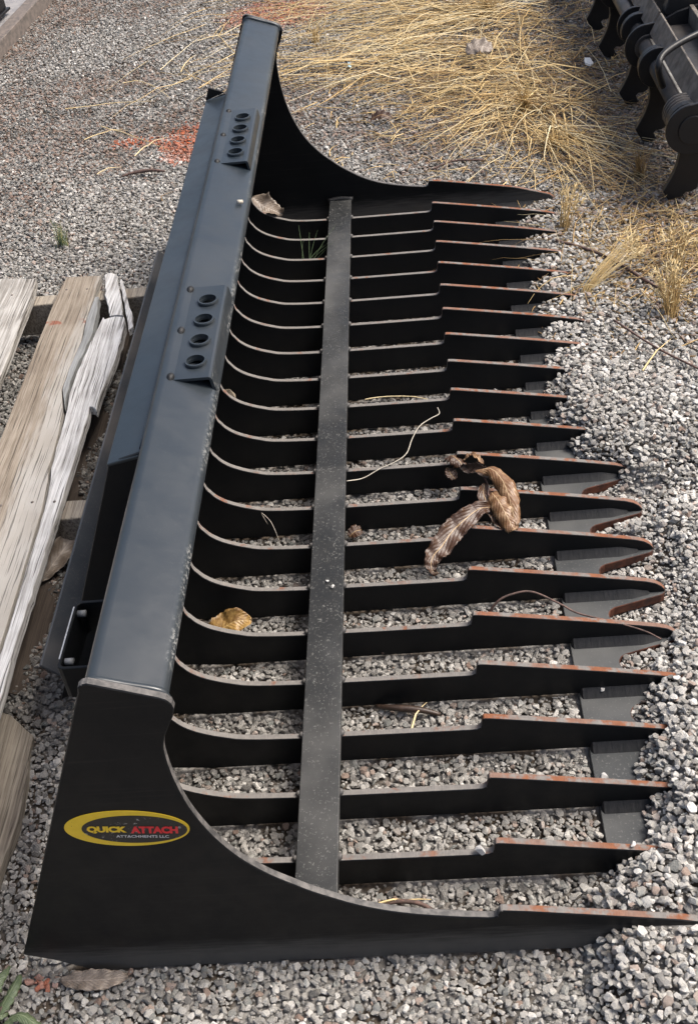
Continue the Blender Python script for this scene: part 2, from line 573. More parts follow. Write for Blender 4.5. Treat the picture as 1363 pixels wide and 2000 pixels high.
def ground_h(x, y):
    x = np.asarray(x, float)
    y = np.asarray(y, float)
    h = -0.0045 + 0.006*(fbm(x*5, y*5, 3)-0.5)
    yj = y + 0.02*(vnoise(x*20, y*20, 9)-0.5)
    x0 = np.interp(yj, PY, PX0)
    H = np.maximum(np.interp(yj, PY, PH)-0.006, 0)
    p = H*smooth(x0, x0+0.085, x)*(1-0.35*smooth(1.02, 1.25, x))*(1-0.8*smooth(1.3, 1.7, x))
    far = 0.020*smooth(0.10, 0.05, x)*smooth(-0.07, -0.01, x)*smooth(0.2, 0.5, y)*smooth(1.5, 1.3, y)
    near = -0.018*smooth(0.5, 0.54, y)*smooth(0.92, 0.86, y)*smooth(.86, .9, x)*smooth(1.06, 1.0, x)
    return h + p*(0.85+0.3*fbm(x*14, y*14, 5)) + far + near


xs = np.concatenate([[-160, -60, -20, -8, -4, -2.6], np.linspace(-1.8, 2.4, 141), [3.0, 4.5, 9, 25, 60, 160]])
ys = np.concatenate([[-160, -60, -20, -8, -3, -1.6], np.linspace(-0.9, 5.2, 203), [6.0, 8, 14, 30, 70, 160]])
X, Y = np.meshgrid(xs, ys)
Zg = ground_h(X, Y)-0.006
Zg = np.where((np.abs(X) > 3.5) | (Y > 6.5) | (Y < -2), -0.02, Zg)
nx, ny = len(xs), len(ys)
gv = np.stack([X.ravel(), Y.ravel(), Zg.ravel()], 1)
ii = np.arange(nx*ny).reshape(ny, nx)
gf = np.stack([ii[:-1, :-1].ravel(), ii[:-1, 1:].ravel(), ii[1:, 1:].ravel(), ii[1:, :-1].ravel()], 1)
ground = mk('ground', gv.tolist(), gf.tolist(), M['ground'], smooth=True)
tag(ground, kind='structure')


def rock_mesh(k, rnd):
    bm = bmesh.new()
    ax = (1.0, rnd.uniform(0.60, 0.95), rnd.uniform(0.38, 0.70))
    for i in range(17):
        d = Vector((rnd.gauss(0, 1), rnd.gauss(0, 1), rnd.gauss(0, 1))).normalized()
        q = rnd.uniform(0.82, 1.0)
        s = max(abs(d.x), abs(d.y), abs(d.z))
        d = d*(0.55 + 0.45*min(1.0/s, 1.45))
        bm.verts.new((d.x*q*ax[0], d.y*q*ax[1], d.z*q*ax[2]))
    bmesh.ops.convex_hull(bm, input=bm.verts)
    loose = [v for v in bm.verts if not v.link_faces]
    bmesh.ops.delete(bm, geom=loose, context='VERTS')
    bmesh.ops.recalc_face_normals(bm, faces=bm.faces)
    me = bpy.data.meshes.new('stone_shape')
    bm.to_mesh(me)
    bm.free()
    me.materials.append(M['stone'])
    return me


NV = 14
rr = random.Random(3)
rock_objs = []
for k in range(NV):
    rock_objs.append(bpy.data.objects.new('stone_shape', rock_mesh(k, rr)))

TINE_TOP_X = [.16, .255, .27, .31, .35, .43, .685, .69, .976, 1.0]
TINE_TOP_Z = [.45, .13, .10, .075, .062, .056, .053, .076, .024, .004]


def scatter(x0, x1, y0, y1, cell, rmin, rmax, sink, keep=1.0, pile_only=False, lift=0.0):
    gx = np.arange(x0, x1, cell)
    gy = np.arange(y0, y1, cell)
    A, B = np.meshgrid(gx, gy)
    x = A.ravel() + rng.uniform(-.55, .55, A.size)*cell
    y = B.ravel() + rng.uniform(-.55, .55, A.size)*cell
    # keep what the camera could see from here or a step to the side
    d = np.stack([x-0.643, y+0.747, np.full_like(x, -1.35)], 1)
    zc = d @ np.array(fw)
    u = (d @ np.array(rt2))/zc*2279.95
    v = (d @ np.array(up2))/zc*2279.95
    m = (np.abs(u) < 681+330) & (np.abs(v) < 1000+330) & (rng.random(x.size) < keep)
    x, y = x[m], y[m]
    r = rmin + (rmax-rmin)*rng.beta(1.5, 3.2, x.size)
    h = ground_h(x, y)
    if pile_only:
        base = -0.0045
        k = h > base + 0.008
        x, y, r, h = x[k], y[k], r[k], h[k]
    z = h + r*rng.uniform(-sink, 0.28, x.size) + lift
    return x, y, z, r


def clear_of_steel(x, y, z, r):
    ok = np.ones(x.size, bool)
    i = np.floor((y+0.05)/0.1)
    dy = np.abs(y-(i*0.1+0.005))
    inb = (i >= 0) & (i <= 20) & (x > 0.16) & (x < 1.0+0.3*r)
    top = np.interp(x, TINE_TOP_X, TINE_TOP_Z)
    side = (i == 0) | (i == 20)
    top = np.where(side & (x < 0.68), 0.5, top)
    inb = inb | (side & (x > 0.10) & (x < 1.0))
    bad = inb & (dy < 0.005 + 0.35*r) & (z-0.5*r < top)
    ok &= ~bad
    ok &= ~((np.abs(y-0.005) < 0.007 + 0.8*r) & (x > 0.66) & (x < 0.955) & (z+0.45*r > top-0.002))
    # the cutting edge plate between the tines
    mid = (np.abs(y - (np.floor(y/0.1)*0.1+0.055)))/0.045
    front = np.where(mid < 1, 0.905 + 0.095*np.clip(mid-0.35, 0, 1)/0.65, 1.0)
    inp = (y > 0) & (y < 2.01) & (x > 0.832-0.4*r) & (x < front)
    ok &= ~(inp & (z < 0.35*r))
    # crossbar
    # pallet boards on the ground
    ok &= ~((x < -0.02 + 0.02*np.sin(y*23)) & (x > -0.10) & (y > -0.2) & (y < 1.62) & (z+0.3*r > 0.004+0.012*smooth(1.0, 0.3, y)))
    return ok


layers = [
    scatter(-1.0, 1.6, -0.30, 1.3, 0.0084, 0.0034, 0.0100, 0.30),
    scatter(-1.0, 1.6, -0.30, 1.3, 0.0060, 0.0019, 0.0038, 0.6, 0.85, lift=-0.0005),
    scatter(-1.3, 1.9, 1.3, 2.6, 0.0088, 0.0034, 0.0100, 0.30),
    scatter(-1.3, 1.9, 1.3, 2.6, 0.0075, 0.0022, 0.0042, 0.6, 0.8, lift=-0.0005),
    scatter(-1.7, 2.2, 2.6, 4.7, 0.0093, 0.0032, 0.0092, 0.3),
    scatter(0.70, 1.7, -0.4, 2.1, 0.0095, 0.0042, 0.0108, 0.1, 0.75, True, 0.006),
]
px = np.concatenate([l[0] for l in layers])
py = np.concatenate([l[1] for l in layers])
pz = np.concatenate([l[2] for l in layers])
pr = np.concatenate([l[3] for l in layers])
ok = clear_of_steel(px, py, pz, pr)
px, py, pz, pr = px[ok], py[ok], pz[ok], pr[ok]
N = px.size
tone = np.clip(rng.normal(0.47, 0.17, N), 0.04, 0.98)
fresh = smooth(0.74, 0.95, px)*smooth(2.2, 1.5, py)
tone = tone + 0.15*fresh
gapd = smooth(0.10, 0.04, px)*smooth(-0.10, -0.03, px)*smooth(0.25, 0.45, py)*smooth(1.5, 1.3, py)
tone = tone - 0.22*gapd - 0.04*smooth(0.42, 0.26, px)*smooth(0.1, 0.3, py)*smooth(2.0, 1.9, py)*smooth(.1, .2, px)  # last term paints the tube's shade into stones at the bucket back
soil = smooth(0.48, 0.66, fbm(px*2.2+4, py*2.2, 21))*smooth(1.9, 2.6, py)
soil = np.maximum(soil, np.exp(-(((px+.5)/.28)**2+((py-2.75)/.30)**2))*(0.4+fbm(px*6, py*6, 8)))
soil = np.maximum(soil, smooth(1.02, 1.2, px)*smooth(1.35, 1.6, py)*0.8)
tone = tone - 0.24*soil
soil = np.maximum(soil, np.exp(-(((px-.95)/.35)**2+((py-3.0)/.6)**2))*(0.3+0.9*fbm(px*5, py*5, 18)))
hue = rng.random(N)
pz = pz - 0.0045*np.clip(soil, 0, 1)
hue = np.where(rng.random(N) < soil*0.45, 0.97, hue)
tone = tone + rng.normal(0, 0.10, N)*smooth(1.5, 2.5, py)
orange = np.zeros(N)
for (cx, cy, sx, sy, th) in ((-0.02, 2.62, 0.075, 0.15, 0.30), (0.19, 3.74, 0.18, 0.14, 0.22), (0.105, -0.015, 0.03, 0.012, 0.5), (-0.16, 2.66, 0.12, 0.06, 0.55)):
    g = np.exp(-(((px-cx)/sx)**2 + ((py-cy)/sy)**2))
    orange = np.maximum(orange, ((g*(0.5+fbm(px*22, py*22, 33))*rng.uniform(0.5, 1.2, N)) > th)*rng.uniform(0.3, 0.95, N)*(0.5+0.5*g))
gm = bpy.data.meshes.new('gravel')
gm.from_pydata(np.stack([px, py, pz], 1).tolist(), [], [])


def add_attr(me, name, typ, arr, key='value'):
    a = me.attributes.new(name, typ, 'POINT')
    a.data.foreach_set(key, np.ascontiguousarray(arr, dtype=np.int32 if typ == 'INT' else np.float32).ravel())


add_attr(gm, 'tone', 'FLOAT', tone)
add_attr(gm, 'hue', 'FLOAT', hue)
add_attr(gm, 'orange', 'FLOAT', orange)
add_attr(gm, 'size', 'FLOAT', pr)
tilt = rng.normal(0, 0.42, (N, 2))
add_attr(gm, 'turn', 'FLOAT_VECTOR', np.stack([tilt[:, 0], tilt[:, 1], rng.uniform(0, 6.283, N)], 1), 'vector')
add_attr(gm, 'shape', 'INT', rng.integers(0, NV, N))
gravel = bpy.data.objects.new('gravel', gm)
gm.materials.append(M['stone'])
link(gravel)
tag(gravel, kind='stuff')
gn = bpy.data.node_groups.new('gravel_spread', 'GeometryNodeTree')
gn.interface.new_socket('Geometry', in_out='INPUT', socket_type='NodeSocketGeometry')
gn.interface.new_socket('Geometry', in_out='OUTPUT', socket_type='NodeSocketGeometry')
gi = gn.nodes.new('NodeGroupInput')
go = gn.nodes.new('NodeGroupOutput')
iop = gn.nodes.new('GeometryNodeInstanceOnPoints')
g2i = gn.nodes.new('GeometryNodeGeometryToInstance')
for ro in reversed(rock_objs):
    oi = gn.nodes.new('GeometryNodeObjectInfo')
    oi.inputs['Object'].default_value = ro
    oi.inputs['As Instance'].default_value = False
    gn.links.new(oi.outputs['Geometry'], g2i.inputs[0])


def nattr(name, dt):
    nd = gn.nodes.new('GeometryNodeInputNamedAttribute')
    nd.data_type = dt
    nd.inputs['Name'].default_value = name
    return nd.outputs['Attribute']


gn.links.new(gi.outputs[0], iop.inputs['Points'])
gn.links.new(g2i.outputs[0], iop.inputs['Instance'])
iop.inputs['Pick Instance'].default_value = True
gn.links.new(nattr('shape', 'INT'), iop.inputs['Instance Index'])
gn.links.new(nattr('turn', 'FLOAT_VECTOR'), iop.inputs['Rotation'])
gn.links.new(nattr('size', 'FLOAT'), iop.inputs['Scale'])
gn.links.new(iop.outputs[0], go.inputs[0])
gravel.modifiers.new('spread', 'NODES').node_group = gn


# ------------------------------------------------------------------ the rock bucket
bucket = thing('rock_bucket', 'large black steel skeleton rock bucket lying on the gravel with its oval sticker facing out', 'bucket', (0.6, 1.0, 0))

# --- side plates
curve0 = [(.357, .441), (.3525, .425), (.351, .408), (.3515, .38), (.354, .352), (.358, .325), (.364, .30), (.373, .272), (.385, .245),
         (.398, .222), (.413, .202), (.430, .183), (.449, .166), (.470, .148), (.493, .132), (.520, .115), (.55, .101), (.58, .091), (.61, .084),
         (.645, .0775), (.672, .074), (.679, .074), (.6835, .0765), (.685, .081)]
curve = [(p.x, p.z) for p in catmull([(a, 0, b) for a, b in curve0[:20]], 3)] + curve0[20:]
side_poly = [(.286, .514), (.2875, .521), (.292, .5255), (.298, .5265)]
side_poly += [(.362, .5005), (.369, .4965), (.3735, .490), (.3745, .482), (.371, .470), (.365, .458)] + curve
side_poly += [(.686, .0865), (.6885, .088), (.72, .0835), (.80, .069), (.90, .0500), (.965, .0300), (.985, .0235), (.996, .0145), (1.0, .005), (1.0, -.004), (.60, -.004),
              (.30, -.006), (.175, -.007), (.128, .0225), (.095, .037)]
va, fa = prism(side_poly, 0.0, 0.010)
idx = [0, 0] + [0]*len(side_poly)
n_sp = len(side_poly)
for k in range(n_sp):
    a, b = side_poly[k], side_poly[(k+1) % n_sp]
    if a[0] >= .685 and a[1] > 0.0 and b[1] > -0.003:
        idx[2+k] = 1
    elif a[0] > .285 and a[1] > .05 and a[0] < .69:
        idx[2+k] = 2
near_plate = mk('side_plate', va, fa, [M['plate'], M['edge'], M['sill_edge']], bucket, idx, bevel=0.0012, seg=1, origin=(0.6, 0, 0))
near_plate['label'] = 'near end plate carrying the oval sticker'
fix_normals(near_plate)
far_plate = near_plate.copy()
link(far_plate, bucket)
far_plate.location = (0, 1.0, 0)
far_plate['label'] = 'far end plate without a sticker'

# --- sticker on the near plate
oc = Vector((.2840, -0.0006, .2905))
oa = Vector((.0685, 0, -.0062))
ob = Vector((.0047, 0, .0322))


def oval(cx, cz, rx, rz, y, n=64):
    return [oc + oa*(cx+rx*math.cos(2*math.pi*i/n)) + ob*(cz+rz*math.sin(2*math.pi*i/n)) + Vector((0, y, 0)) for i in range(n)]


va = oval(0, 0, 1, 1, 0) + oval(0, 0, 1, 1, 0.0008)
va, n_o = va, 64
fa = [list(range(64))] + [[i, (i+1) % 64, 64+(i+1) % 64, 64+i] for i in range(64)]
sticker = mk('sticker', va, fa, M['yellow_oval'], near_plate)
fix_normals(sticker)
va = oval(.12, -.03, .843, .777, -0.0003) + oval(.12, -.03, .843, .777, 0.0)
fix_normals(mk('sticker_field', va, fa, M['black_print'], near_plate))


def text_geo(body, u0, u1, w0, w1, dy, bold=0.0):
    """flat lettering fitted into a box of the sticker's own axes"""
    cu = bpy.data.curves.new('lettering', 'FONT')
    cu.body = body
    cu.size = 1
    cu.offset = bold
    cu.resolution_u = 3
    to = bpy.data.objects.new('lettering', cu)
    SC.collection.objects.link(to)
    dg = bpy.context.evaluated_depsgraph_get()
    me = bpy.data.meshes.new_from_object(to.evaluated_get(dg))
    bpy.data.objects.remove(to)
    P = np.array([v.co[:] for v in me.vertices])
    F = [list(p.vertices) for p in me.polygons]
    bpy.data.meshes.remove(me)
    lo, hi = P.min(0), P.max(0)
    out = []
    for p in P:
        s = u0 + (p[0]-lo[0])/(hi[0]-lo[0])*(u1-u0)
        t = w0 + (p[1]-lo[1])/(hi[1]-lo[1])*(w1-w0)
        out.append(oc + oa*s + ob*t + Vector((0, dy, 0)))
    return out, F


def U(x):
    return (x-676)/589


def Wv(y):
    return (284-y)/169


def letters(name, items, m):
    va, fa = [], []
    for it in items:
        v, f = text_geo(*it)
        n0 = len(va)
        va += v
        fa += [[i+n0 for i in q] for q in f]
    o = mk(name, va, fa, m, near_plate)
    o['kind'] = 'stuff'
    return o


letters('yellow_lettering', [('QUICK', U(300), U(676), Wv(326), Wv(257), -0.0007, 0.06)], M['yellow'])
letters('red_lettering', [('ATTACH', U(712), U(1156), Wv(324), Wv(256), -0.0007, 0.06)], M['red'])
letters('silver_lettering', [('ATTACHMENTS LLC', U(568), U(1066), Wv(366), Wv(341), -0.0007, 0.02), ('\u00ae', U(1160), U(1186), Wv(276), Wv(254), -0.0007, 0.0)], M['silver'])

# --- tines
inner = [(.335, .435), (.300, .345), (.272, .262), (.256, .205), (.250, .165), (.255, .122), (.262, .108), (.271, .096), (.287, .0835), (.309, .073), (.328, .0665),
         (.348, .061), (.385, .0575), (.43, .0555), (.55, .0540), (.672, .0530), (.681, .0535), (.6855, .0565), (.687, .061)]
inner = [(p.x, p.z) for p in catmull([(a, 0, b) for a, b in inner[:14]], 4)] + inner[14:]
nose = [(.688, .0715), (.690, .0760), (.70, .0750), (.78, .0610), (.88, .0430), (.94, .0310), (.970, .0245), (.984, .0195), (.994, .0120), (1.0, .0040), (1.0, 0)]
outer = [(.80, 0), (.60, 0), (.40, 0), (.30, 0), (.235, .006), (.190, .026), (.163, .062), (.155, .105), (.163, .16), (.195, .255), (.272, .438)]
tine_poly = inner + nose + outer
va, fa = prism(tine_poly, 0.1, 0.110)
idx = [0, 0] + [0]*len(tine_poly)
for k in range(len(inner)+len(nose)-2):
    idx[2+k] = 1
for k in range(4):
    idx[2+k] = 0
tine = mk('tine', va, fa, [M['paint'], M['edge']], bucket, idx, bevel=0.001, seg=1, origin=(0.6, 0.1, 0))
fix_normals(tine)


def weld_geo(y, side):
    va, fa = [], []
    n = 46
    for k in range(n+1):
        t = k/n
        x = .838 + (.975-.838)*t
        rr_ = 0.0122*(1-0.55*smooth(0.75, 1.0, t))*(0.6 if k in (0, n) else 1)
        q = min(rr_, float(np.interp(x, TINE_TOP_X, TINE_TOP_Z)))
        for a, b in ((0.0008, 0.0002), (-rr_, 0.0002), (-rr_*0.50, q*0.47), (0.0008, q)):
            va.append((x, y+side*a, b))
    for k in range(n):
        for c in range(4):
            d = (c+1) % 4
            fa.append([k*4+c, k*4+d, (k+1)*4+d, (k+1)*4+c])
    fa.append([0, 1, 2, 3])
    fa.append([n*4+3, n*4+2, n*4+1, n*4])
    return va, fa


va, fa = weld_geo(0.1, 1)
weld = fix_normals(mk('weld_bead', va, fa, M['weld'], tine, smooth=False))
tacks = [tube('tack_weld', [(.4885, .1025, .0545), (.4915, .105, .058), (.4885, .1085, .0545)], 0.0042, M['sill_edge'], tine, n=7, per=3),
         tube('tack_weld', [(.437, .1025, .055), (.434, .105, .0585), (.437, .1085, .055)], 0.0040, M['sill_edge'], tine, n=7, per=3)]
for i in range(2, 20):
    t = tine.copy()
    link(t, bucket)
    t.location = (0, i*0.1-1.0, 0)
    for src in [weld]+tacks:
        link(src.copy(), t)
tine.location = (0, 0.1-1.0, 0)
va, fa = weld_geo(2.0, 1)
fix_normals(mk('weld_bead', va, fa, M['weld'], bucket))

# --- cutting edge: one plate with scalloped teeth
front = []
for i in range(20):
    y0 = i*0.1
    ym = y0+0.055
    if i == 0:
        front += [(.985, 0.0), (.998, 0.003), (1.0, 0.007)]
    front += [(.999, y0+.0125), (.993, y0+.0165), (.916, ym-.0165), (.909, ym-.0115), (.9055, ym-.005), (.905, ym), (.9055, ym+.005), (.909, ym+.0115),
              (.916, ym+.0165), (.993, y0+.0935), (.999, y0+.0975), (1.0, y0+.103)]
front += [(1.0, 2.004), (.985, 2.01)]
blade_poly = [(.836, 2.0095), (.836, 0.0105)] + front
blade_poly = [(x, min(max(y, 0.0105), 2.0)) if 0 < x < .84 else (x, y) for x, y in blade_poly]
va, fa = prism(blade_poly, -0.0175, 0.0002, 'z')
idx = [0, 0] + [1 if k >= 2 else 0 for k in range(len(blade_poly))]
blade = mk('cutting_edge', va, fa, [M['blade'], M['tooth']], bucket, idx, bevel=0.0012, seg=1)
fix_normals(blade)

# --- crossbar across the tines
box('crossbar', (.4358, .0085, .0505), (.4898, 1.9995, .0632), [M['bar']], bucket, bevel=0.0012)
# far-end weld where the crossbar meets the far plate
tube('weld_bead', [(.432, 1.993, .061), (.462, 1.995, .064), (.494, 1.993, .061)], 0.007, M['weld'], bucket, per=4)

# --- top tube, square section tilted forward
TL, TRt = Vector((.2926, .5222)), Vector((.3714, .4939))
e = (TRt-TL).normalized()
nrm = Vector((e.y, -e.x))
if nrm.y > 0:
    nrm = -nrm
Lw = (TRt-TL).length
rad = 0.012
sec = []
for (cx, cy, a0) in ((rad, rad, 180), (Lw-rad, rad, 270), (Lw-rad, Lw-rad, 0), (rad, Lw-rad, 90)):
    for k in range(5):
        a = R(a0 + 90*k/4)
        sx, sy = cx+rad*math.cos(a), cy+rad*math.sin(a)
        p = TL + e*sx + nrm*sy
        sec.append((p.x, p.y))
va, fa = prism(sec, 0.010, 2.000)
tt = mk('top_tube', va, fa, M['tube'], bucket, smooth=True)
fix_normals(tt)
tt.modifiers.new('crisp', 'EDGE_SPLIT').split_angle = R(40)
# weld where the end plates meet the tube
for yy in (0.0115, 1.9985):
    pts = [TL+e*0.002+nrm*0.02, TL+e*0.002+nrm*0.008, TL+e*0.010-nrm*0.0005, TL+e*0.04-nrm*0.0008, TL+e*(Lw-.01)-nrm*0.0005, TL+e*(Lw)+nrm*0.01]
    tube('weld_bead', [(p.x, yy, p.y) for p in pts], 0.0042, M['paint_top'], bucket, n=6, per=5)

# --- hose brackets: angle with four collared holes
HB = [0.037, 0.090, 0.144, 0.198]
LB = 0.243


def make_bracket(x0, y0):
    xr, zt, th = x0+.047, .5155, .004
    va, fa = [], []
    cells = [0, .0635, .117, .171, LB]
    nseg = 24
    xc = x0+.0265

    def quad_hole(ya, yb, yc):
        base = len(va)
        r = .0118
        for k in range(nseg):
            a = 2*math.pi*k/nseg
            va.append((xc+r*math.cos(a), yc+r*math.sin(a), zt))
        for k in range(nseg):
            a = 2*math.pi*k/nseg
            dx, dy = math.cos(a), math.sin(a)
            tx = (xr-xc)/dx if dx > 1e-6 else ((x0-xc)/dx if dx < -1e-6 else 1e9)
            ty = (yb-yc)/dy if dy > 1e-6 else ((ya-yc)/dy if dy < -1e-6 else 1e9)
            t = min(tx, ty)
            va.append((xc+dx*t, yc+dy*t, zt))
        for k in range(nseg):
            j = (k+1) % nseg
            fa.append([base+k, base+j, base+nseg+j, base+nseg+k])
        # square corners
        for cx, cy in ((x0, ya), (xr, ya), (xr, yb), (x0, yb)):
            ang = math.atan2(cy-yc, cx-xc) % (2*math.pi)
            k = int(ang/(2*math.pi)*nseg) % nseg
            va.append((cx, cy, zt))
            fa.append([base+nseg+k, base+nseg+(k+1) % nseg, len(va)-1])
    for c in range(4):
        quad_hole(y0+cells[c], y0+cells[c+1], y0+HB[c])
    top = mk('hose_bracket', va, fa, M['tube'], bucket)
    # leg of the angle
    bm = bmesh.new()
    bm.from_mesh(top.data)
    o0 = BASE[bucket.name]
    prof = [(xr, zt), (xr+.003, zt-.0012), (xr+.0045, zt-.004), (xr+.0075, zt-.0245)]
    rows = []
    for px_, pz_ in prof:
        rows.append((bm.verts.new((px_-o0.x, y0-o0.y, pz_)), bm.verts.new((px_-o0.x, y0+LB-o0.y, pz_))))
    for a, b in zip(rows, rows[1:]):
        bm.faces.new((a[0], b[0], b[1], a[1]))
    bmesh.ops.remove_doubles(bm, verts=bm.verts, dist=1e-5)
    bmesh.ops.recalc_face_normals(bm, faces=bm.faces)
    if sum(f.normal.z for f in bm.faces) < 0:
        bmesh.ops.reverse_faces(bm, faces=bm.faces)
    bm.to_mesh(top.data)
    bm.free()
    md = top.modifiers.new('thick', 'SOLIDIFY')
    md.thickness = th
    md.offset = -1
    for yc in HB:
        va, fa = [], []
        for k in range(28):
            a = 2*math.pi*k/28
            for r, z in ((.0122, zt-.004), (.0148, zt-.004), (.0152, zt+.0030), (.0146, zt+.0048), (.0124, zt+.0048)):
                va.append((xc+r*math.cos(a), y0+yc+r*math.sin(a), z))
        for k in range(28):
            j = (k+1) % 28
            for c in range(5):
                d = (c+1) % 5
                fa.append([k*5+c, k*5+d, j*5+d, j*5+c])
        fix_normals(mk('collar', va, fa, M['rub'] if False else M['paint_top'], top, smooth=False))
    for yc in (0.006, 0.122, 0.236):
        blob = [(x0-.006, y0+yc-.008, zt-.002), (x0-.004, y0+yc, zt+.0005), (x0-.004, y0+yc+.008, zt-.001)]
        tube('tack_weld', blob, lambda t: 0.0055*math.sin(math.pi*(0.18+0.64*t)), M['weld'], top, n=8, per=4)
    return top


make_bracket(.3125, .537)
make_bracket(.3085, 1.218)


# --- back plate, quick-attach mount, lip, lower flange and strap guard
def slab(name, pts, y0, y1, m, parent=bucket, bevel=0.0015, **k):
    va, fa = prism(pts, y0, y1)
    return fix_normals(mk(name, va, fa, m, parent, bevel=bevel, **k))


def backx(z):
    return .287-(.521-z)*.397


slab('back_sheet', [(backx(.46)+.004, .46), (backx(.06)+.004, .06), (backx(.06)+.010, .058), (backx(.46)+.012, .455)], .0105, 1.9995, M['paint'])
mxb = lambda z: .243-(.489-z)*.405
slab('mount_plate', [(mxb(.486), .486), (mxb(.055), .055), (mxb(.055)+.010, .053), (mxb(.486)+.011, .481)], .4065, 1.5935, M['paint'])
for yy in (.400, 1.594):
    slab('end_gusset', [(mxb(.4885), .4885), (mxb(.055), .055), (backx(.075)+.003, .075), (.2865, .4955), (.2865, .5015)], yy, yy+.006, M['paint'])
lip = slab('mount_lip', [(.2400, .4835), (.2400, .4885), (.2870, .5000), (.2880, .4945)], .399, 1.601, M['paint_top'])
# triangular gusset standing at the lip's far end
slab('lip_gusset', [(.2400, .4895), (.2505, .516), (.2755, .5065), (.2800, .5030)], 1.592, 1.598, M['paint'])
# weld along the lip
wl = [(.2862, .41+.0396*k, .5012+0.0006*math.sin(k*2.1)) for k in range(31)]
tube('weld_bead', wl, 0.0035, M['paint_top'], bucket, n=6, per=2)
slab('lower_flange', [(.098, .078), (.101, .083), (.0545, .128), (.0505, .1245)], .405, 1.68, [M['lower']])
# rust and grime pieces on flange: its far tail
tail = slab('lower_flange', [(.0695, .048), (.0735, .046), (.105, .100), (.101, .104)], .405, 1.68, [M['lower']])
# strap guard (bent flat bar)
sp = [(.2225, .300), (.193, .300), (.1875, .2985), (.1845, .293), (.1830, .193), (.1845, .1875), (.190, .185), (.2225, .185)]
sp_i = [(.2225, .2955), (.194, .2955), (.1905, .2945), (.1885, .291), (.1870, .195), (.188, .1912), (.1915, .1892), (.2225, .1892)]
poly = sp + sp_i[::-1]
va, fa = prism(poly, .300, .352, 'z')
strap = mk('strap_guard', va, fa, M['paint'], bucket, bevel=0.0008, seg=1)
fix_normals(strap)
va, fa = prism([(.1832, .2005), (.1848, .2005), (.1858, .2885), (.1842, .2885)], .3522, .3530, 'z')
fix_normals(mk('bright_edge', va, fa, M['bare'], strap))
for yb in (.2035, .2845):
    tube('bolt', [(.1885, yb, .344), (.199, yb, .344)], 0.0045, M['bolt'], strap, n=10, per=1)

# ------------------------------------------------------------------ wooden pallet
pallet = thing('wooden_pallet', 'weathered wooden pallet with a split bleached board beside the bucket', 'pallet', (-0.2, 0.9, 0))
rw = random.Random(5)


def jag(pts, step=0.03, amp=0.0015):
    """densify an outline and roughen it"""
    out = []
    n = len(pts)
    for i in range(n):
        a, b = Vector(pts[i]), Vector(pts[(i+1) % n])
        k = max(1, int((b-a).length/step))
        for j in range(k):
            p = a.lerp(b, j/k)
            if j:
                p = p + Vector((rw.gauss(0, amp), rw.gauss(0, amp)))
            out.append((p.x, p.y))
    return out


def board(name, pts, z0, z1, m, amp=0.0005, bevel=0.0012, org=None, label=None, dz=0.0):
    va, fa = prism(jag(pts, 0.018 if amp > 0.0005 else 0.05, amp), z0, z1, 'z')
    if dz:
        va = [(x, y, z+dz*(y-0.9)) for x, y, z in va]
    c = org or (sum(p[0] for p in pts)/len(pts), sum(p[1] for p in pts)/len(pts), z1)
    o = fix_normals(mk(name, va, fa, m, pallet, bevel=bevel, seg=2, origin=c))
    if label:
        o['label'] = label
    return o


ZT = .115
crack = [(-.062, 1.600), (-.052, 1.504), (-.040, 1.353), (-.050, 1.214), (-.0505, 1.13), (-.0445, 1.08), (-.041, .999), (-.038, .897), (-.032, .865), (-.025, .777),
         (-.024, .67), (-.022, .55), (-.021, .40), (-.020, .0), (-.02, -.3)]
board('deck_board', [(-.150, 1.612), (-.069, 1.606), (-.069, 1.507), (-.0685, 1.401), (-.063, 1.329), (-.068, 1.239), (-.069, 1.153), (-.0525, 1.081)] +
      [(x-.0035, y) for x, y in crack[6:]] + [(-.160, -.3), (-.153, .9), (-.157, 1.35), (-.156, 1.53)], ZT-.019, ZT, M['wood_tan'], org=(-.11, 1.40, ZT),
      label='tan deck board with a rust stained nail line')
board('splinter', [(-.0645, 1.505), (-.056, 1.507), (-.0425, 1.36), (-.0535, 1.214), (-.0540, 1.13), (-.0485, 1.084), (-.0660, 1.15), (-.0655, 1.24), (-.0605, 1.33), (-.0655, 1.40)],
      ZT-.020, ZT+.002, M['wood_grey'], 0.0008, label='smooth grey splinter strip lying along the crack')
board('deck_board', [(-.032, 1.420), (-.026, 1.409), (-.020, 1.413), (-.006, 1.418), (.015, 1.412), (.023, 1.377), (.023, 1.234), (.014, 1.120), (.015, 1.072), (.006, 1.083), (-.001, 1.085), (.002, 1.059),
                     (.002, .884), (.0015, .771), (.001, .645), (-.001, .492), (.002, .35), (.002, -.3)] +
      [(x+.0015, y) for x, y in crack[::-1][:-3]] + [(-.043, 1.28)], ZT-.020, ZT, M['wood_white'], 0.0006,
      label='bleached white deck board with a jagged broken end')
board('deck_fragment', [(-.062, 1.608), (-.056, 1.616), (-.049, 1.617), (-.040, 1.610), (-.033, 1.608), (-.010, 1.515), (.012, 1.420), (-.004, 1.426), (-.019, 1.424), (-.034, 1.48), (-.046, 1.535)],
      ZT-.019, ZT-.001, M['wood_white'], 0.0012, label='broken bleached end still nailed to the stringer')
board('splinter', [(-.025, 1.590), (-.020, 1.592), (-.007, 1.55), (.018, 1.46), (.039, 1.378), (.034, 1.374), (.030, 1.366), (.012, 1.44), (-.008, 1.525)],
      ZT-.022, ZT-.006, M['wood_white'], 0.0012, label='thin pointed splinter at the pallet corner')
board('deck_board', [(-.360, 1.640), (-.222, 1.618), (-.2125, 1.53), (-.212, 1.42), (-.208, 1.2), (-.204, .9), (-.20, -.3), (-.36, -.3)], ZT-.019, ZT, M['wood_mid'],
      label='grey deck board at the pallet far side')
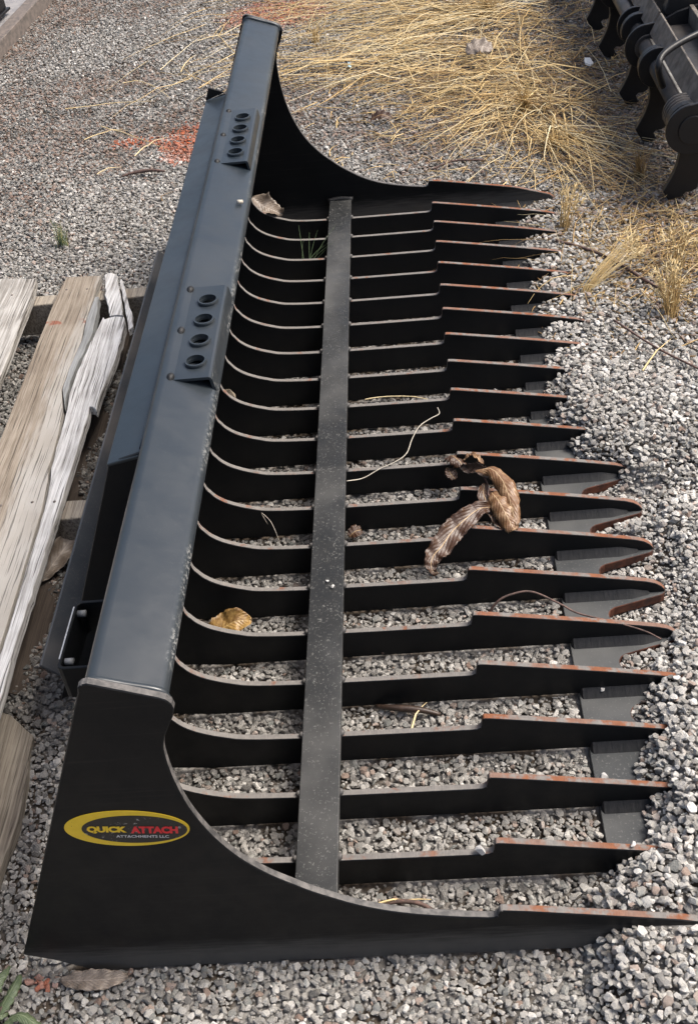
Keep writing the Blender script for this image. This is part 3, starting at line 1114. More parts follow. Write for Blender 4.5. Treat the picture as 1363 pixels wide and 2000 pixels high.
board('deck_board', [(-.55, 1.62), (-.415, 1.62), (-.41, .9), (-.405, -.3), (-.55, -.3)], ZT-.019, ZT, M['wood_white'])


def stringer(y0, y1):
    va, fa = prism(jag([(-.62, y0), (.038, y0), (.038, y1), (-.62, y1)], .05, .001), .019, ZT-.0195, 'z')
    fix_normals(mk('stringer', va, fa, M['wood_str'], pallet, bevel=.003, origin=(-.3, (y0+y1)/2, .06)))


stringer(1.530, 1.572)
stringer(.775, .825)
stringer(-.02, .025)
board('bottom_board', [(-.115, 1.60), (-.012, 1.60), (-.004, 1.2), (.004, .8), (.010, .47), (-.02, .45), (-.06, .465), (-.10, .455)], -.004, .0145, M['wood_dark'], .002)
board('bottom_board', [(-.105, .43), (-.06, .425), (-.024, .408), (.021, .365), (.033, .215), (.026, .14), (.02, -.25), (-.10, -.25)], -.002, .0185, M['wood_str'], .0008,
      label='grey broken end of a bottom board on the gravel')
board('bottom_board', [(-.50, 1.60), (-.40, 1.60), (-.40, -.25), (-.50, -.25)], -.002, .0185, M['wood_dark'], .002)
for (x, y) in ((-.138, 1.553), (-.09, 1.548), (-.262, 1.55), (-.105, .80), (-.05, .803), (-.01, .80)):
    tube('nail_head', [(x, y, ZT-.004), (x, y, ZT+.0008)], 0.0028, M['rust_steel'], pallet, n=8, per=1)


# ------------------------------------------------------------------ neighbouring attachment, upper right
nb = thing('ripper_attachment', 'dark steel ripper attachment with curved shanks hung on a spring loaded shaft', 'attachment', (1.30, 2.4, 0))
CX, CZ = 1.297, .203


def circ(cx, cz, r, a0, a1, n):
    return [(cx+r*math.cos(R(a0+(a1-a0)*k/n)), cz+r*math.sin(R(a0+(a1-a0)*k/n))) for k in range(n+1)]


shank_poly = circ(CX, CZ, .049, 200, -10, 14) + [(1.346, .17), (1.344, .12), (1.339, .075), (1.331, .038), (1.318, .030), (1.305, .031), (1.299, .024), (1.303, .014), (1.309, .008),
                                                  (1.302, .001), (1.286, -.002), (1.270, .003), (1.260, .019), (1.250, .036), (1.262, .058), (1.273, .082), (1.280, .106), (1.2825, .130), (1.279, .155), (1.268, .178)]
shank_poly = shank_poly[::-1]
va, fa = prism(shank_poly, 1.93, 1.950)
sh0 = mk('shank', va, fa, M['neighbour'], nb, bevel=.002, seg=2, origin=(1.30, 1.93, 0))
fix_normals(sh0)
for yy in (2.31, 2.575, 2.96, 3.22, 3.6, 3.86):
    s2 = sh0.copy()
    link(s2, nb)
    s2.location = (0, yy-2.4, 0)
    s2.rotation_euler = (0, R(random.uniform(-3, 3))*0, 0)
tube('shaft', [(CX, 1.90, CZ), (CX, 2.9, CZ), (CX, 4.2, CZ)], .0245, M['shaft'], nb, n=24, per=1)
for yy in (2.30, 2.63, 2.95, 3.28):
    va, fa = tube_geo([Vector((CX, yy-.006, CZ)), Vector((CX, yy+.004, CZ))], .052, 28)
    fix_normals(mk('collar', va, fa, M['neighbour'], nb, smooth=False, bevel=.002))
for yy in (2.325, 2.615, 2.46):
    va, fa = tube_geo([Vector((CX, yy-.015, CZ)), Vector((CX, yy+.02, CZ))], .034, 24)
    fix_normals(mk('bushing', va, fa, M['shaft'], nb, smooth=False, bevel=.002))
hang = circ(CX, CZ, .060, 90, 300, 22) + [(1.36, .165), (1.42, .20), (1.46, .26), (1.46, .31), (1.37, .288), (1.33, .268)]
for yy in (1.893, 2.452, 3.1):
    va, fa = prism(hang, yy, yy+.010)
    fix_normals(mk('hanger_plate', va, fa, M['neighbour'], nb, bevel=.0015, seg=1))
va, fa = tube_geo([Vector((CX+.002, 1.888, CZ)), Vector((CX+.002, 1.895, CZ))], .034, 28)
fix_normals(mk('shaft_end_cap', va, fa, M['neighbour'], nb, bevel=.0015))
coil = []
turns = 6
for k in range(turns*18+1):
    a = 2*math.pi*k/18
    coil.append(Vector((CX+.041*math.cos(a), 1.925+.085*k/(turns*18), CZ+.041*math.sin(a))))
va, fa = tube_geo(coil, .0062, 8)
fix_normals(mk('spring', va, fa, M['shaft'], nb, smooth=True))
va, fa = prism([(1.299, .238), (1.305, .235), (1.330, .288), (1.324, .291)], 1.905, 2.449)
fix_normals(mk('frame_rail', va, fa, M['dirty'], nb, bevel=.0015, seg=1))
va, fa = prism([(1.299, .238), (1.305, .235), (1.330, .288), (1.324, .291)], 2.465, 4.3)
fix_normals(mk('frame_rail', va, fa, M['dirty'], nb, bevel=.0015, seg=1))
box('frame_plate', (1.333, 1.93, .246), (1.52, 4.3, .254), M['shaft'], nb)
box('frame_rail', (1.40, 1.93, .2545), (1.412, 2.46, .30), M['dirty'], nb)
box('dark_backing', (1.345, 1.93, .10), (1.353, 4.3, .2455), M['neighbour'], nb)  # dark backing added below the rail to hide the ground behind
va, fa = prism([(1.337, .280), (1.352, .326), (1.70, .345), (1.70, .17), (1.44, .19)], 2.466, 2.50)
fix_normals(mk('body_panel', va, fa, M['neighbour'], nb, bevel=.004))
va, fa = prism([(1.349, .3275), (1.352, .342), (1.70, .361), (1.70, .3465)], 2.475, 3.4)
fix_normals(mk('body_cover', va, fa, M['grey_steel'], nb, bevel=.003))
tube('brace_rod', [(1.268, 2.10, .232), (1.252, 2.07, .270), (1.246, 2.06, .296), (1.258, 2.08, .313), (1.30, 2.11, .326), (1.38, 2.15, .340), (1.46, 2.19, .345)], .0085, M['neighbour'], nb, n=10)
tube('grab_handle', [(1.345, 2.62, .345), (1.325, 2.60, .368), (1.322, 2.57, .372), (1.335, 2.54, .368), (1.375, 2.53, .364), (1.395, 2.55, .352)], .006, M['neighbour'], nb, n=10)

# ------------------------------------------------------------------ steel channel, upper left
rp = thing('steel_channel', 'dull grey steel channel lying at the edge of the gravel with a rusty lip', 'channel', (-0.9, 4.2, 0))
dv = Vector((-.773+.826, 4.21-3.60)).normalized()


def chan(name, a, b, z0, z1, m, y0=3.0, y1=5.6):
    pts = []
    for yy, s in ((y0, a), (y0, b), (y1, b), (y1, a)):
        x = -.826 + (yy-3.6)*dv.x/dv.y
        pts.append((x+s, yy))
    va, fa = prism(pts, z0, z1, 'z')
    return fix_normals(mk(name, va, fa, m, rp, bevel=.003))


chan('lip', -.040, .015, -.012, .045, M['rust_steel'])
chan('web', -.205, -.0405, -.012, .030, M['grey_steel'])
chan('lip', -.245, -.206, -.012, .045, M['grey_steel'])
post = thing('steel_post', 'dark steel post standing in the far corner on the channel', 'post', (-.96, 3.9, 0))
va, fa = prism([(-1.10, 3.84), (-.885, 3.86), (-.870, 3.96), (-1.08, 3.95)], .056, .62, 'z')
fix_normals(mk('upright', va, fa, M['neighbour'], post, bevel=.004))
va, fa = prism([(-1.12, 3.82), (-.875, 3.845), (-.86, 3.975), (-1.10, 3.965)], .0452, .0555, 'z')
fix_normals(mk('foot_plate', va, fa, M['neighbour'], post, bevel=.002))


# ------------------------------------------------------------------ dry straw and grass
def stalks(specs):
    """specs: (path points, half width, tone) -> verts, faces, tones; three-sided tapering stalks"""
    va, fa, tn = [], [], []
    for path, wd, tone_ in specs:
        L = len(path)
        b0 = len(va)
        for i, p in enumerate(path):
            t = (path[min(i+1, L-1)]-path[max(i-1, 0)])
            if t.length < 1e-9:
                t = Vector((1, 0, 0))
            t.normalize()
            s = t.cross(Vector((0, 0, 1)))
            if s.length < 1e-3:
                s = Vector((1, 0, 0))
            s.normalize()
            n_ = s.cross(t)
            ww = wd*(1-0.75*(i/(L-1))**1.5)
            va += [p+s*ww, p-s*ww, p+n_*ww*0.8]
            tn += [tone_]*3
        for i in range(L-1):
            a = b0+i*3
            for c in range(3):
                d = (c+1) % 3
                fa.append([a+c, a+d, a+3+d, a+3+c])
    return va, fa, tn


def stalk_obj(name, specs, m, parent=None, origin=None):
    va, fa, tn = stalks(specs)
    o = mk(name, va, fa, m, parent, smooth=True, origin=origin)
    a = o.data.attributes.new('tone', 'FLOAT', 'POINT')
    a.data.foreach_set('value', np.array(tn, dtype=np.float32))
    return o


rs = random.Random(21)


def gz(x, y):
    return float(ground_h(np.array([x]), np.array([y]))[0])


def lying(x, y, ang, length, lift=0.02, wd=0.0012, bend=0.25, n=6, z0=0.004):
    path = []
    a = ang
    p = Vector((x, y, 0))
    db = rs.gauss(0, bend)/n
    kink = rs.randrange(1, n) if rs.random() < 0.25 else -1
    zz = gz(x, y)
    for i in range(n):
        t = i/(n-1)
        path.append(Vector((p.x, p.y, zz+z0+lift*math.sin(math.pi*min(1, 0.1+t*0.9))*(0.5+rs.random()*0.5))))
        if i == kink:
            a += rs.gauss(0, 0.6)
        a += db
        p += Vector((math.cos(a), math.sin(a), 0))*length/(n-1)
    return path


specs = []


def patch(n, cx, cy, sx, sy, dirs, l0, l1, lift, tone_m, wd=0.0012):
    for _ in range(n):
        x, y = rs.gauss(cx, sx), rs.gauss(cy, sy)
        mean, sd = rs.choice(dirs)
        specs.append((lying(x, y, R(rs.gauss(mean, sd)), rs.uniform(l0, l1), lift*rs.uniform(0.1, 1.2)), 0.78*wd*rs.uniform(0.6, 1.5)*(2.0 if rs.random() < .1 else 1),
                      min(1, max(0, rs.gauss(tone_m-.06, 0.30)))))


patch(180, .93, 3.50, .15, .10, [(185, 25), (172, 20), (205, 40)], .22, .70, .07, .66, .0017)
patch(150, .70, 3.80, .30, .14, [(180, 25), (190, 30)], .2, .6, .05, .45, .0014)
patch(150, .72, 3.13, .20, .13, [(183, 14), (192, 25), (172, 18)], .2, .55, .05, .68, .0017)
patch(130, .93, 2.82, .13, .11, [(185, 35), (160, 35), (130, 50)], .18, .48, .05, .66, .0017)
patch(150, .99, 2.63, .08, .10, [(270, 35), (300, 25), (230, 40), (190, 30)], .12, .36, .045, .68, .0017)
patch(90, 1.02, 2.42, .07, .10, [(295, 18), (280, 25), (310, 20)], .15, .5, .03, .68, .0016)
patch(190, 1.12, 2.80, .12, .30, [(0, 180)], .08, .3, .03, .30, .0013)
patch(110, 1.15, 2.2, .10, .20, [(300, 30), (0, 180)], .08, .3, .02, .40, .0012)
patch(330, 1.20, 1.66, .12, .15, [(0, 180), (20, 40)], .05, .24, .03, .40, 0.0009)
patch(50, 1.08, 1.74, .10, .12, [(300, 40), (200, 40)], .08, .3, .02, .5, 0.0009)
patch(55, .45, 3.3, .25, .22, [(180, 50), (0, 180)], .1, .4, .03, .6, .0015)
patch(45, .22, 3.45, .20, .22, [(200, 40), (40, 30)], .1, .4, .02, .65, .0016)
for (x0, y0, x1, y1) in ((.95, 2.50, 1.24, 1.90), (.98, 2.55, 1.28, 1.88), (1.0, 2.45, 1.32, 1.80), (1.02, 2.52, 1.30, 1.86), (.99, 2.40, 1.30, 1.94), (1.05, 2.2, 1.12, 1.60), (1.12, 2.35, 1.10, 1.88)):
    a = math.atan2(y1-y0, x1-x0)
    specs.append((lying(x0, y0, a, math.hypot(x1-x0, y1-y0), .03, bend=0.12), .0013, .8))
straw = stalk_obj('dry_straw', specs, M['straw'])
tag(straw, kind='stuff')
# leaf litter and chaff among the straw
specs = []
for _ in range(2600):
    x, y = rs.gauss(.88, .26), rs.gauss(3.0, .45)
    specs.append((lying(x, y, rs.uniform(0, 6.28), rs.uniform(.015, .11), .006, bend=.5, n=4), rs.uniform(.0006, .0022), rs.uniform(0, .75)))
for _ in range(1100):
    x, y = rs.gauss(1.18, .13), rs.gauss(1.70, .19)
    specs.append((lying(x, y, rs.uniform(0, 6.28), rs.uniform(.01, .05), .004, bend=.5, n=3), rs.uniform(.001, .0025), rs.uniform(0, .5)))
chaff = stalk_obj('straw_chaff', specs, M['straw'])
tag(chaff, kind='stuff')


def tuft(name, label, x, y, n, hgt, spread, lean, m, tone_r, heads=False, cat='grass tuft', group=None, wd=0.0011):
    root = thing(name, label, cat, (x, y, 0), group)
    sp, hd = [], []
    z0 = gz(x, y)-.004
    for _ in range(n):
        a = rs.uniform(0, 6.283)
        q = rs.uniform(0.2, 1)
        L = hgt*rs.uniform(.5, 1.1)
        ox, oy = math.cos(a)*spread, math.sin(a)*spread
        path = []
        bx, by = x+rs.gauss(0, .008), y+rs.gauss(0, .008)
        for i in range(6):
            t = i/5
            path.append(Vector((bx+(ox*q+lean[0])*t**1.6, by+(oy*q+lean[1])*t**1.6, z0+L*(t-0.25*q*t*t))))
        sp.append((path, wd*rs.uniform(.7, 1.3), rs.uniform(*tone_r)))
        if heads and rs.random() < .6:
            e_ = path[-1]
            d_ = (path[-1]-path[-2]).normalized()
            for h in range(12):
                o_ = e_ - d_*rs.uniform(0, L*.35)
                dd = (d_ + Vector((rs.gauss(0, .5), rs.gauss(0, .5), rs.gauss(0, .4)))).normalized()
                hd.append(([o_, o_+dd*.005, o_+dd*.011], .0013, rs.uniform(.5, .95)))
    stalk_obj('blades', sp, m, root)
    if hd:
        o = stalk_obj('seed_heads', hd, M['straw'], root)
        o['kind'] = 'stuff'
    return root


GT = 'dry grass tufts among the straw'
tuft('dry_grass_tuft', 'tall upright dry grass tuft with seed heads at the right edge, nearest the camera', 1.165, 1.405, 55, .15, .05, (.0, .02), M['straw'], (.25, .6), True, group=GT)
tuft('dry_grass_tuft', 'golden dry grass tuft leaning right beside the row of tine tips', 1.005, 1.52, 40, .10, .03, (.12, .08), M['straw'], (.5, .85), True, group=GT)
tuft('dry_grass_tuft', 'thin brown dry grass tuft just beyond the far tine tips', .995, 1.815, 26, .12, .03, (.02, .03), M['straw'], (.3, .6), True, group=GT)
tuft('dry_grass_tuft', 'pale standing dry grass tuft between the near tuft and the ripper shanks', 1.225, 1.60, 34, .13, .04, (.0, .0), M['straw'], (.3, .65), True, group=GT)
tuft('dry_grass_tuft', 'reddish brown dry grass tuft under the ripper shanks', 1.225, 2.12, 40, .10, .05, (.0, .0), M['straw'], (.1, .4), False, group=GT)
tuft('dry_grass_tuft', 'thick brown straw crown at the top edge of the photo', .96, 3.50, 90, .12, .12, (-.05, .0), M['straw'], (.2, .7), False, group=GT)
tuft('dry_grass_tuft', 'brown straw crown in the middle of the straw mat', .985, 2.62, 80, .11, .11, (.0, -.04), M['straw'], (.25, .7), False, group=GT)
tuft('dry_grass_tuft', 'golden straw crown next to the far end of the bucket', .345, 3.38, 36, .10, .07, (.0, -.01), M['straw'], (.3, .7), False, group=GT)
tuft('dry_grass_tuft', 'low golden straw crown on the lower edge of the straw mat', 1.03, 2.36, 60, .08, .10, (.02, -.05), M['straw'], (.35, .8), False, group=GT)
tuft('green_grass_tuft', 'small green and yellow grass tuft alone on the gravel beyond the pallet', -.272, 2.015, 42, .085, .035, (.004, .0), M['grass'], (.2, 1.0), False, wd=.0012)
tuft('bucket_grass', 'thin green grass growing up between the far tines by the crossbar', .375, 1.742, 9, .14, .06, (.05, .03), M['grass'], (.25, .62), False, wd=.0008)

GS = 'loose straw stalks on the gravel'
for (x0, y0, x1, y1, lb) in (
        (-.449, 2.956, -.165, 2.93, 'long pale straw stalk at the far left of the open gravel'),
        (-.075, 3.49, .19, 3.56, 'pale straw stalk near the top edge of the open gravel'),
        (-.335, 2.68, -.205, 2.74, 'short golden straw stalk lying left of the orange paint mark'),
        (-.30, 2.78, -.065, 2.52, 'bent straw stalk running down past the orange paint mark'),
        (-.155, 2.52, -.10, 2.66, 'thick short straw stalk touching the orange paint mark'),
        (-.25, 2.42, -.19, 2.47, 'stubby bent straw piece below the orange paint mark'),
        (-.10, 3.19, -.085, 3.36, 'upright looking straw stalk in the middle of the far gravel'),
        (-.02, 3.02, .12, 3.20, 'slanting straw stalk beside the far tube end'),
        (-.29, 3.14, -.02, 3.20, 'thin straw stalk between two darker gravel patches'),
        (-.165, 1.68, -.055, 1.63, 'pale straw lying behind the pallet corner'),
        (.02, 3.25, .20, 3.42, 'golden straw pointing at the far tube end'),
        (.03, 3.10, .23, 3.12, 'level straw against the far tube end'),
        (.69, 2.23, .75, 2.19, 'short dark straw behind the far bucket plate'),
        (1.06, 1.15, 1.13, 1.26, 'pale straw on the clean gravel heap right of the tine tips'),
        (.52, 1.19, .67, 1.205, 'straw lying between two middle tines right of the crossbar'),
        (.585, .33, .592, .40, 'short pale straw upright between the near tines'),
        (.51, .055, .60, .085, 'brown straw between the near tines and near end plate')):
    sp = [(lying(x0, y0, math.atan2(y1-y0, x1-x0), math.hypot(x1-x0, y1-y0), .012, bend=.3, n=7, z0=.009), .0024, rs.uniform(.55, .95))]
    o = stalk_obj('straw_stalk', sp, M['straw'], origin=(x0, y0, 0))
    tag(o, lb, 'straw', GS)


# ------------------------------------------------------------------ leaves, twigs, pebbles
def leaf(name, spine, width, m, label, cat='leaf', curl=0.5, wave=0.004, nrm_hint=(0, 0, 1), prof=0.6, group=None, parent=None, waves=9, nc=8, roll_=0.0, w0=0.0, skew=1.0):
    P = catmull(spine, 7)
    L = len(P)
    va, uv, fa = [], [], []
    up_ = Vector(nrm_hint).normalized()
    ph = rs.uniform(0, 6)
    vn = [(rs.random(), rs.random()) for _ in P]
    for i, p in enumerate(P):
        t = i/(L-1)
        tg = (P[min(i+1, L-1)]-P[max(i-1, 0)]).normalized()
        s = tg.cross(up_).normalized()
        n_ = s.cross(tg)
        if roll_:
            rm = Matrix.Rotation(roll_*t, 3, tg)
            s, n_ = rm @ s, rm @ n_
        wv = width*max(0.04, w0*(1-t) + math.sin(math.pi*min(1, max(0, (t*0.97+0.015)**skew)))**prof)
        for k in range(nc+1):
            c = k/nc*2-1
            ang = curl*c*1.0
            rad_ = wv
            off = s*(math.sin(ang)/max(curl, 1e-3))*rad_ + n_*((1-math.cos(ang))/max(curl, 1e-3))*rad_
            off += n_*wave*abs(c)*math.sin(t*waves*6.283/2+ph+c*1.3)
            off *= 1 + abs(c)**3*(0.16*(vn[i][0 if c < 0 else 1]-0.5))
            off += n_*wave*0.6*abs(c)*math.sin(t*waves*9.1+ph*2+c*2.3)*math.sin(t*5+ph)
            va.append(p+off)
            uv.append((t, k/nc))
    for i in range(L-1):
        for k in range(nc):
            a = i*(nc+1)+k
            fa.append([a, a+1, a+nc+2, a+nc+1])
    c0 = P[L//2]
    o = mk(name, va, fa, m, parent, smooth=True, origin=None if parent else (c0.x, c0.y, c0.z), solid=0.0004)
    ul = o.data.uv_layers.new(name='UVMap')
    for lp in o.data.loops:
        ul.data[lp.index].uv = uv[lp.vertex_index]
    if label and parent is None:
        tag(o, label, cat, group)
    elif label:
        o['label'] = label
    return o


cl = thing('dead_leaf_spray', 'curled dead brown leaf spray caught across the middle tines', 'dead leaves', (.74, .76, .05))
leaf('leaf', [(.742, .742, .082), (.716, .728, .092), (.690, .705, .090), (.668, .684, .084), (.650, .658, .078), (.637, .643, .074), (.631, .628, .068), (.634, .616, .062), (.644, .614, .060)],
     .020, M['leaf_brown'], 'long dark brown wavy leaf with a golden midrib and hooked tip', curl=.6, wave=.0042, nrm_hint=(.15, -.55, .9), prof=1.0, waves=13, parent=cl, skew=.72)
leaf('leaf', [(.716, .822, .098), (.742, .812, .108), (.758, .785, .106), (.766, .755, .098), (.770, .725, .088), (.774, .697, .076)],
     .019, M['leaf_pale'], 'pale tan leaf arching over the spray', curl=1.05, wave=.003, nrm_hint=(.3, -.2, -.9), prof=.6, parent=cl, waves=7)
leaf('leaf', [(.740, .770, .090), (.748, .745, .095), (.757, .722, .088), (.766, .700, .078), (.772, .690, .074)],
     .017, M['leaf_pale'], 'ribbed tan leaf folded inside the spray', curl=.9, wave=.0035, nrm_hint=(.3, -.4, -.8), prof=.45, parent=cl, w0=.3)
leaf('leaf', [(.731, .802, .085), (.727, .780, .080), (.734, .756, .074), (.744, .735, .070), (.752, .715, .066), (.766, .700, .063)],
     .017, M['leaf_brown'], 'brown leaf on the underside of the spray', curl=.8, wave=.003, nrm_hint=(.2, -.5, .8), prof=.6, parent=cl)
leaf('leaf', [(.670, .905, .066), (.680, .897, .076), (.692, .886, .072), (.700, .872, .066)],
     .017, M['leaf_brown'], 'small curled brown leaf at the far end of the spray', curl=.9, wave=.003, nrm_hint=(.1, -.4, -.9), prof=.5, parent=cl)
leaf('leaf', [(.672, .884, .060), (.676, .872, .054), (.684, .862, .050)], .011, M['leaf_brown'], 'ragged reddish leaf scrap under the spray', curl=.6, wave=.004, nrm_hint=(.2, -.6, .8), prof=.5, parent=cl)
leaf('leaf', [(.694, .868, .072), (.706, .858, .074), (.720, .846, .082), (.733, .824, .088), (.742, .806, .090)],
     .012, M['leaf_dark'], 'dark shrivelled leaf in the middle of the spray', curl=1.1, wave=.003, nrm_hint=(.1, -.6, .7), prof=.5, parent=cl)
leaf('leaf', [(.700, .868, .086), (.712, .872, .094), (.722, .862, .096), (.732, .846, .092)],
     .007, M['leaf_pale'], 'thin pale leaf edge standing over the spray', curl=.8, wave=.002, nrm_hint=(.1, .2, .9), prof=.5, parent=cl)
tube('stem', [(.740, .745, .080), (.735, .775, .082), (.735, .80, .084), (.728, .825, .086), (.715, .85, .078)], .0016, M['twig'], cl, n=6)

leaf('dead_leaf', [(.272, .548, .010), (.290, .558, .022), (.314, .566, .030), (.338, .568, .026)], .022, M['leaf_gold'],
     'golden spotted dead leaf on the stones between the near tines by the tube', curl=.75, wave=.005, nrm_hint=(.2, -.5, .9), prof=.5, w0=.15, waves=5)
leaf('dead_leaf', [(.250, 1.945, .112), (.272, 1.935, .095), (.298, 1.925, .084), (.322, 1.920, .072)], .026, M['leaf_grey'],
     'grey brown crumpled leaf resting against the far end plate', curl=.9, wave=.009, nrm_hint=(.2, -.5, .8), prof=.7, w0=.3, waves=3)
leaf('dead_leaf', [(.492, .772, .012), (.503, .778, .018), (.514, .786, .014)], .012, M['leaf_brown'],
     'small tan leaf tucked against the right edge of the crossbar', curl=.5, wave=.002, nrm_hint=(0, -.5, 1), prof=.4)
leaf('dead_leaf', [(.135, -.016, .000), (.165, -.020, .006), (.195, -.020, .006), (.222, -.014, .001)], .013, M['leaf_grey'],
     'grey dead leaf lying under the lower corner of the near end plate', curl=.35, wave=.003, nrm_hint=(0, -.4, 1), prof=.6)
leaf('dead_leaf', [(-.040, .700, .022), (-.018, .735, .034), (.006, .775, .046), (.024, .795, .050)], .022, M['leaf_grey'],
     'brown curled leaf in the gap below the pallet stringer end', curl=.9, wave=.004, nrm_hint=(.3, -.5, .8), prof=.6)
leaf('dead_leaf', [(.002, 1.03, .01), (.02, 1.06, .02), (.034, 1.10, .022)], .012, M['leaf_pale'],
     'pale torn leaf in the gap between pallet and bucket', curl=.6, wave=.004, nrm_hint=(.3, -.5, .8), prof=.5)
leaf('dead_leaf', [(-.155, 1.655, .01), (-.13, 1.70, .02), (-.115, 1.74, .016)], .016, M['leaf_brown'],
     'reddish curled leaf on the gravel behind the pallet', curl=.8, wave=.003, nrm_hint=(.2, -.5, .8), prof=.6)
leaf('dead_leaf', [(.845, 3.02, .035), (.885, 3.03, .05), (.93, 3.02, .04)], .03, M['leaf_grey'],
     'dusty grey leaf lying in the middle of the straw', curl=.4, wave=.006, nrm_hint=(0, -.5, 1), prof=.5)
leaf('dead_leaf', [(.615, .214, .002), (.635, .216, .008), (.658, .214, .002)], .012, M['leaf_grey'],
     'flat ribbed grey leaf on the stones between the near tines', curl=.3, wave=.003, nrm_hint=(0, -.3, 1), prof=.6)
leaf('dead_leaf', [(.535, 2.62, .01), (.57, 2.62, .022), (.60, 2.61, .012)], .016, M['leaf_brown'],
     'small brown leaf at the left edge of the straw mat', curl=.6, wave=.004, nrm_hint=(0, -.5, 1), prof=.5)

weed = thing('wilting_weed', 'wilting grey green weed with ribbed leaves at the near left corner', 'plant', (.06, -.06, 0))
for sp_, w_ in (([(.050, -.075, .004), (.056, -.045, .016), (.062, -.022, .022), (.072, -.002, .016)], .011),
                ([(.046, -.070, .004), (.048, -.040, .022), (.050, -.010, .024), (.052, .012, .012)], .010),
                ([(.060, -.072, .004), (.074, -.052, .014), (.083, -.032, .018), (.086, -.012, .012)], .010),
                ([(.070, -.080, .004), (.095, -.066, .016), (.118, -.076, .014), (.140, -.094, .004)], .009),
                ([(.048, -.090, .004), (.052, -.082, .014), (.064, -.066, .014), (.080, -.058, .006)], .012)):
    leaf('leaf', sp_, w_, M['leaf_green'], None, curl=.95, wave=.0015, nrm_hint=(.1, -.3, -.9), prof=.5, parent=weed, waves=16)
tube('stem', [(.060, -.10, .0), (.066, -.075, .010), (.075, -.05, .012), (.088, -.03, .006)], .0018, M['twig'], weed, n=6)

tag(tube('twig', [(.705, .538, .020), (.730, .546, .056), (.756, .553, .064), (.785, .555, .063), (.823, .540, .050), (.852, .525, .040), (.903, .506, .036), (.946, .489, .030), (.968, .474, .026)],
         lambda t: .0020-.0008*t, M['twig'], origin=(.8, .54, .05), n=6), 'thin reddish twig arching over the tooth plate', 'twig')
tag(tube('fibre_string', [(.492, .862, .064), (.52, .882, .052), (.55, .900, .056), (.58, .913, .060), (.600, .930, .064), (.611, .968, .066), (.626, 1.006, .066), (.648, 1.028, .066), (.664, 1.038, .068), (.662, 1.052, .072)],
         .0009, M['string'], origin=(.58, .95, .06), n=6), 'pale curly fibre string hanging over the middle tines', 'string')
tag(tube('fibre_string', [(.350, .800, .030), (.345, .790, .064), (.358, .772, .066), (.366, .760, .060), (.375, .748, .03)], .0006, M['string'], origin=(.36, .77, .05), n=5),
    'thin short hair like thread over one tine by the tube', 'string')
tag(tube('twig', [(-.175, 2.395, .004), (-.14, 2.405, .008), (-.09, 2.408, .009), (-.05, 2.40, .006)], lambda t: .0055*(1-.5*abs(2*t-1)), M['twig'], origin=(-.1, 2.4, 0), n=7),
    'dark stick on the gravel below the orange paint mark', 'twig')
tag(tube('bark_strip', [(.535, .395, .004), (.56, .385, .010), (.60, .378, .010), (.63, .372, .004)], lambda t: .006*(1-.5*abs(2*t-1)), M['leaf_dark'], origin=(.58, .38, 0), n=7),
    'dark bark strip on the stones between the near tines', 'bark')
tag(tube('twig', [(.545, .500, .004), (.565, .515, .010), (.575, .535, .008)], .0028, M['twig'], origin=(.56, .52, 0), n=6), 'short dark stick beside the crossbar on the stones', 'twig')
tag(tube('twig', [(1.04, 1.36, .040), (1.10, 1.24, .046), (1.16, 1.16, .046), (1.22, 1.10, .040)], .0022, M['twig'], origin=(1.1, 1.2, 0), n=6), 'dark twig lying across the clean gravel heap', 'twig')
tag(tube('twig', [(.52, .055, .004), (.55, .064, .012), (.585, .062, .012), (.61, .050, .006)], .0034, M['twig'], origin=(.56, .06, 0), n=6), 'brown stick between the first tine and the near end plate', 'twig')
tag(tube('twig', [(.70, 2.26, .0), (.76, 2.28, .01), (.84, 2.27, .01)], .0026, M['twig'], origin=(.76, 2.27, 0), n=6), 'thin grey stick on the gravel behind the far end plate', 'twig')
tag(tube('twig', [(.94, 1.79, .02), (1.06, 1.66, .03), (1.14, 1.52, .03), (1.19, 1.44, .03)], .0036, M['twig'], origin=(1.06, 1.66, 0), n=6), 'woody stem lying between the two leaning grass tufts', 'twig')
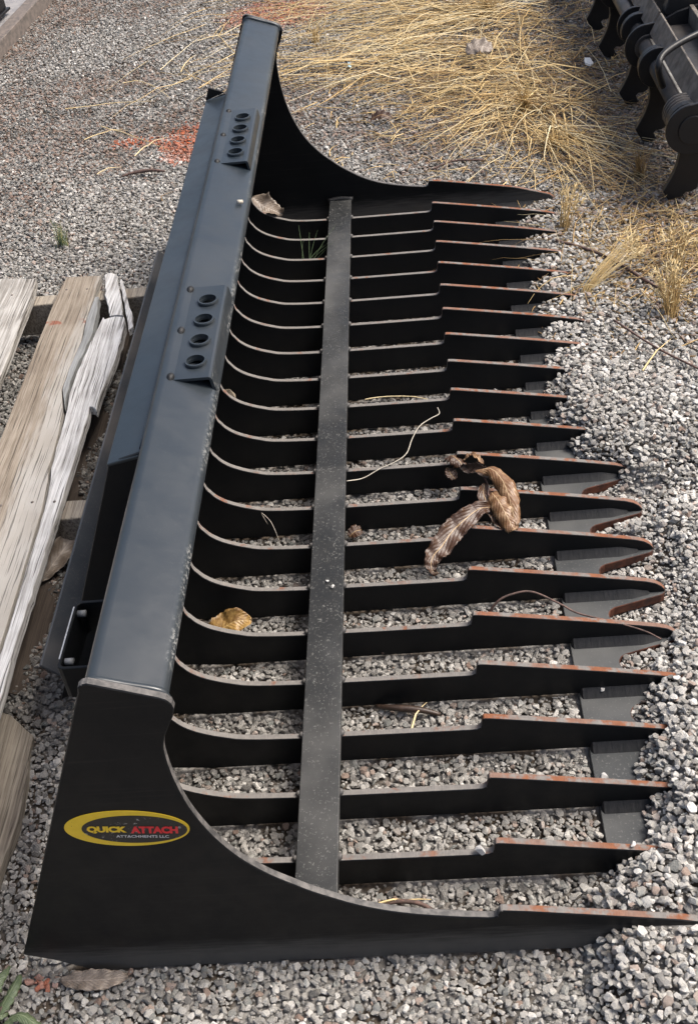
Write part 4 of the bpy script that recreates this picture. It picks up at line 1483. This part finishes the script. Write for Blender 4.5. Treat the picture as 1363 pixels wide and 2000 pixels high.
tag(tube('cigarette_stub', [(.3515, 1.076, .5065), (.3590, 1.081, .5035)], .0034, M['string'], origin=(.355, 1.078, .503), n=10, per=1), 'small pale stub lying on the tube between the two brackets', 'stub')


def stone(name, loc, s, label, m, cat='pebble', group=None, flat=(1, .8, .6), seed=0):
    r_ = random.Random(seed)
    me = rock_mesh(0, r_)
    me.materials.clear()
    me.materials.append(m)
    o = bpy.data.objects.new(name, me)
    link(o)
    o.location = loc
    o.scale = (s*flat[0], s*flat[1], s*flat[2])
    o.rotation_euler = (r_.uniform(-.3, .3), r_.uniform(-.3, .3), r_.uniform(0, 6))
    return tag(o, label, cat, group)


GP = 'loose pebbles on the bucket'
stone('pebble', (.4735, .594, .0665), .0052, 'larger of two white pebbles on the crossbar', M['pebble'], group=GP, seed=1)
stone('pebble', (.4635, .608, .0655), .0036, 'smaller of two white pebbles on the crossbar', M['pebble'], group=GP, seed=2)
stone('pebble', (.872, .402, .0075), .011, 'grey pebble resting on the tooth plate between the near tines', M['pebble'], group=GP, seed=3)
stone('pebble', (.868, .742, .0040), .006, 'small pebble alone on the middle tooth plate', M['pebble'], group=GP, seed=4)
stone('pebble', (.670, .1025, .0600), .011, 'white upright pebble against the step of the first tine', M['pebble'], group=GP, seed=5, flat=(.7, .6, 1.2))
stone('pebble', (.845, .233, .016), .013, 'pale long pebble leaning on the near tooth plate', M['pebble'], group=GP, seed=6, flat=(.6, .6, 1.3))
stone('pebble', (.862, .1055, .0505), .006, 'tiny pebble on the nose of the first tine', M['pebble'], group=GP, seed=8)
fl = stone('flagstone_chip', (.246, 1.160, .055), .036, 'tan stone chip standing between tines against the tube', M['flag'], 'stone', flat=(.75, .35, 1.5), seed=9)
stone('litter_scrap', (.47, 3.08, .015), .014, 'faded blue scrap at the left edge of the straw', M['blue_bit'], 'litter', flat=(1.2, .6, .3), seed=12)
stone('fluff_clump', (1.205, 2.86, .03), .022, 'white fluff clump in the straw left of the ripper shanks', M['white_fluff'], 'fluff', flat=(1.3, .9, .6), seed=13)
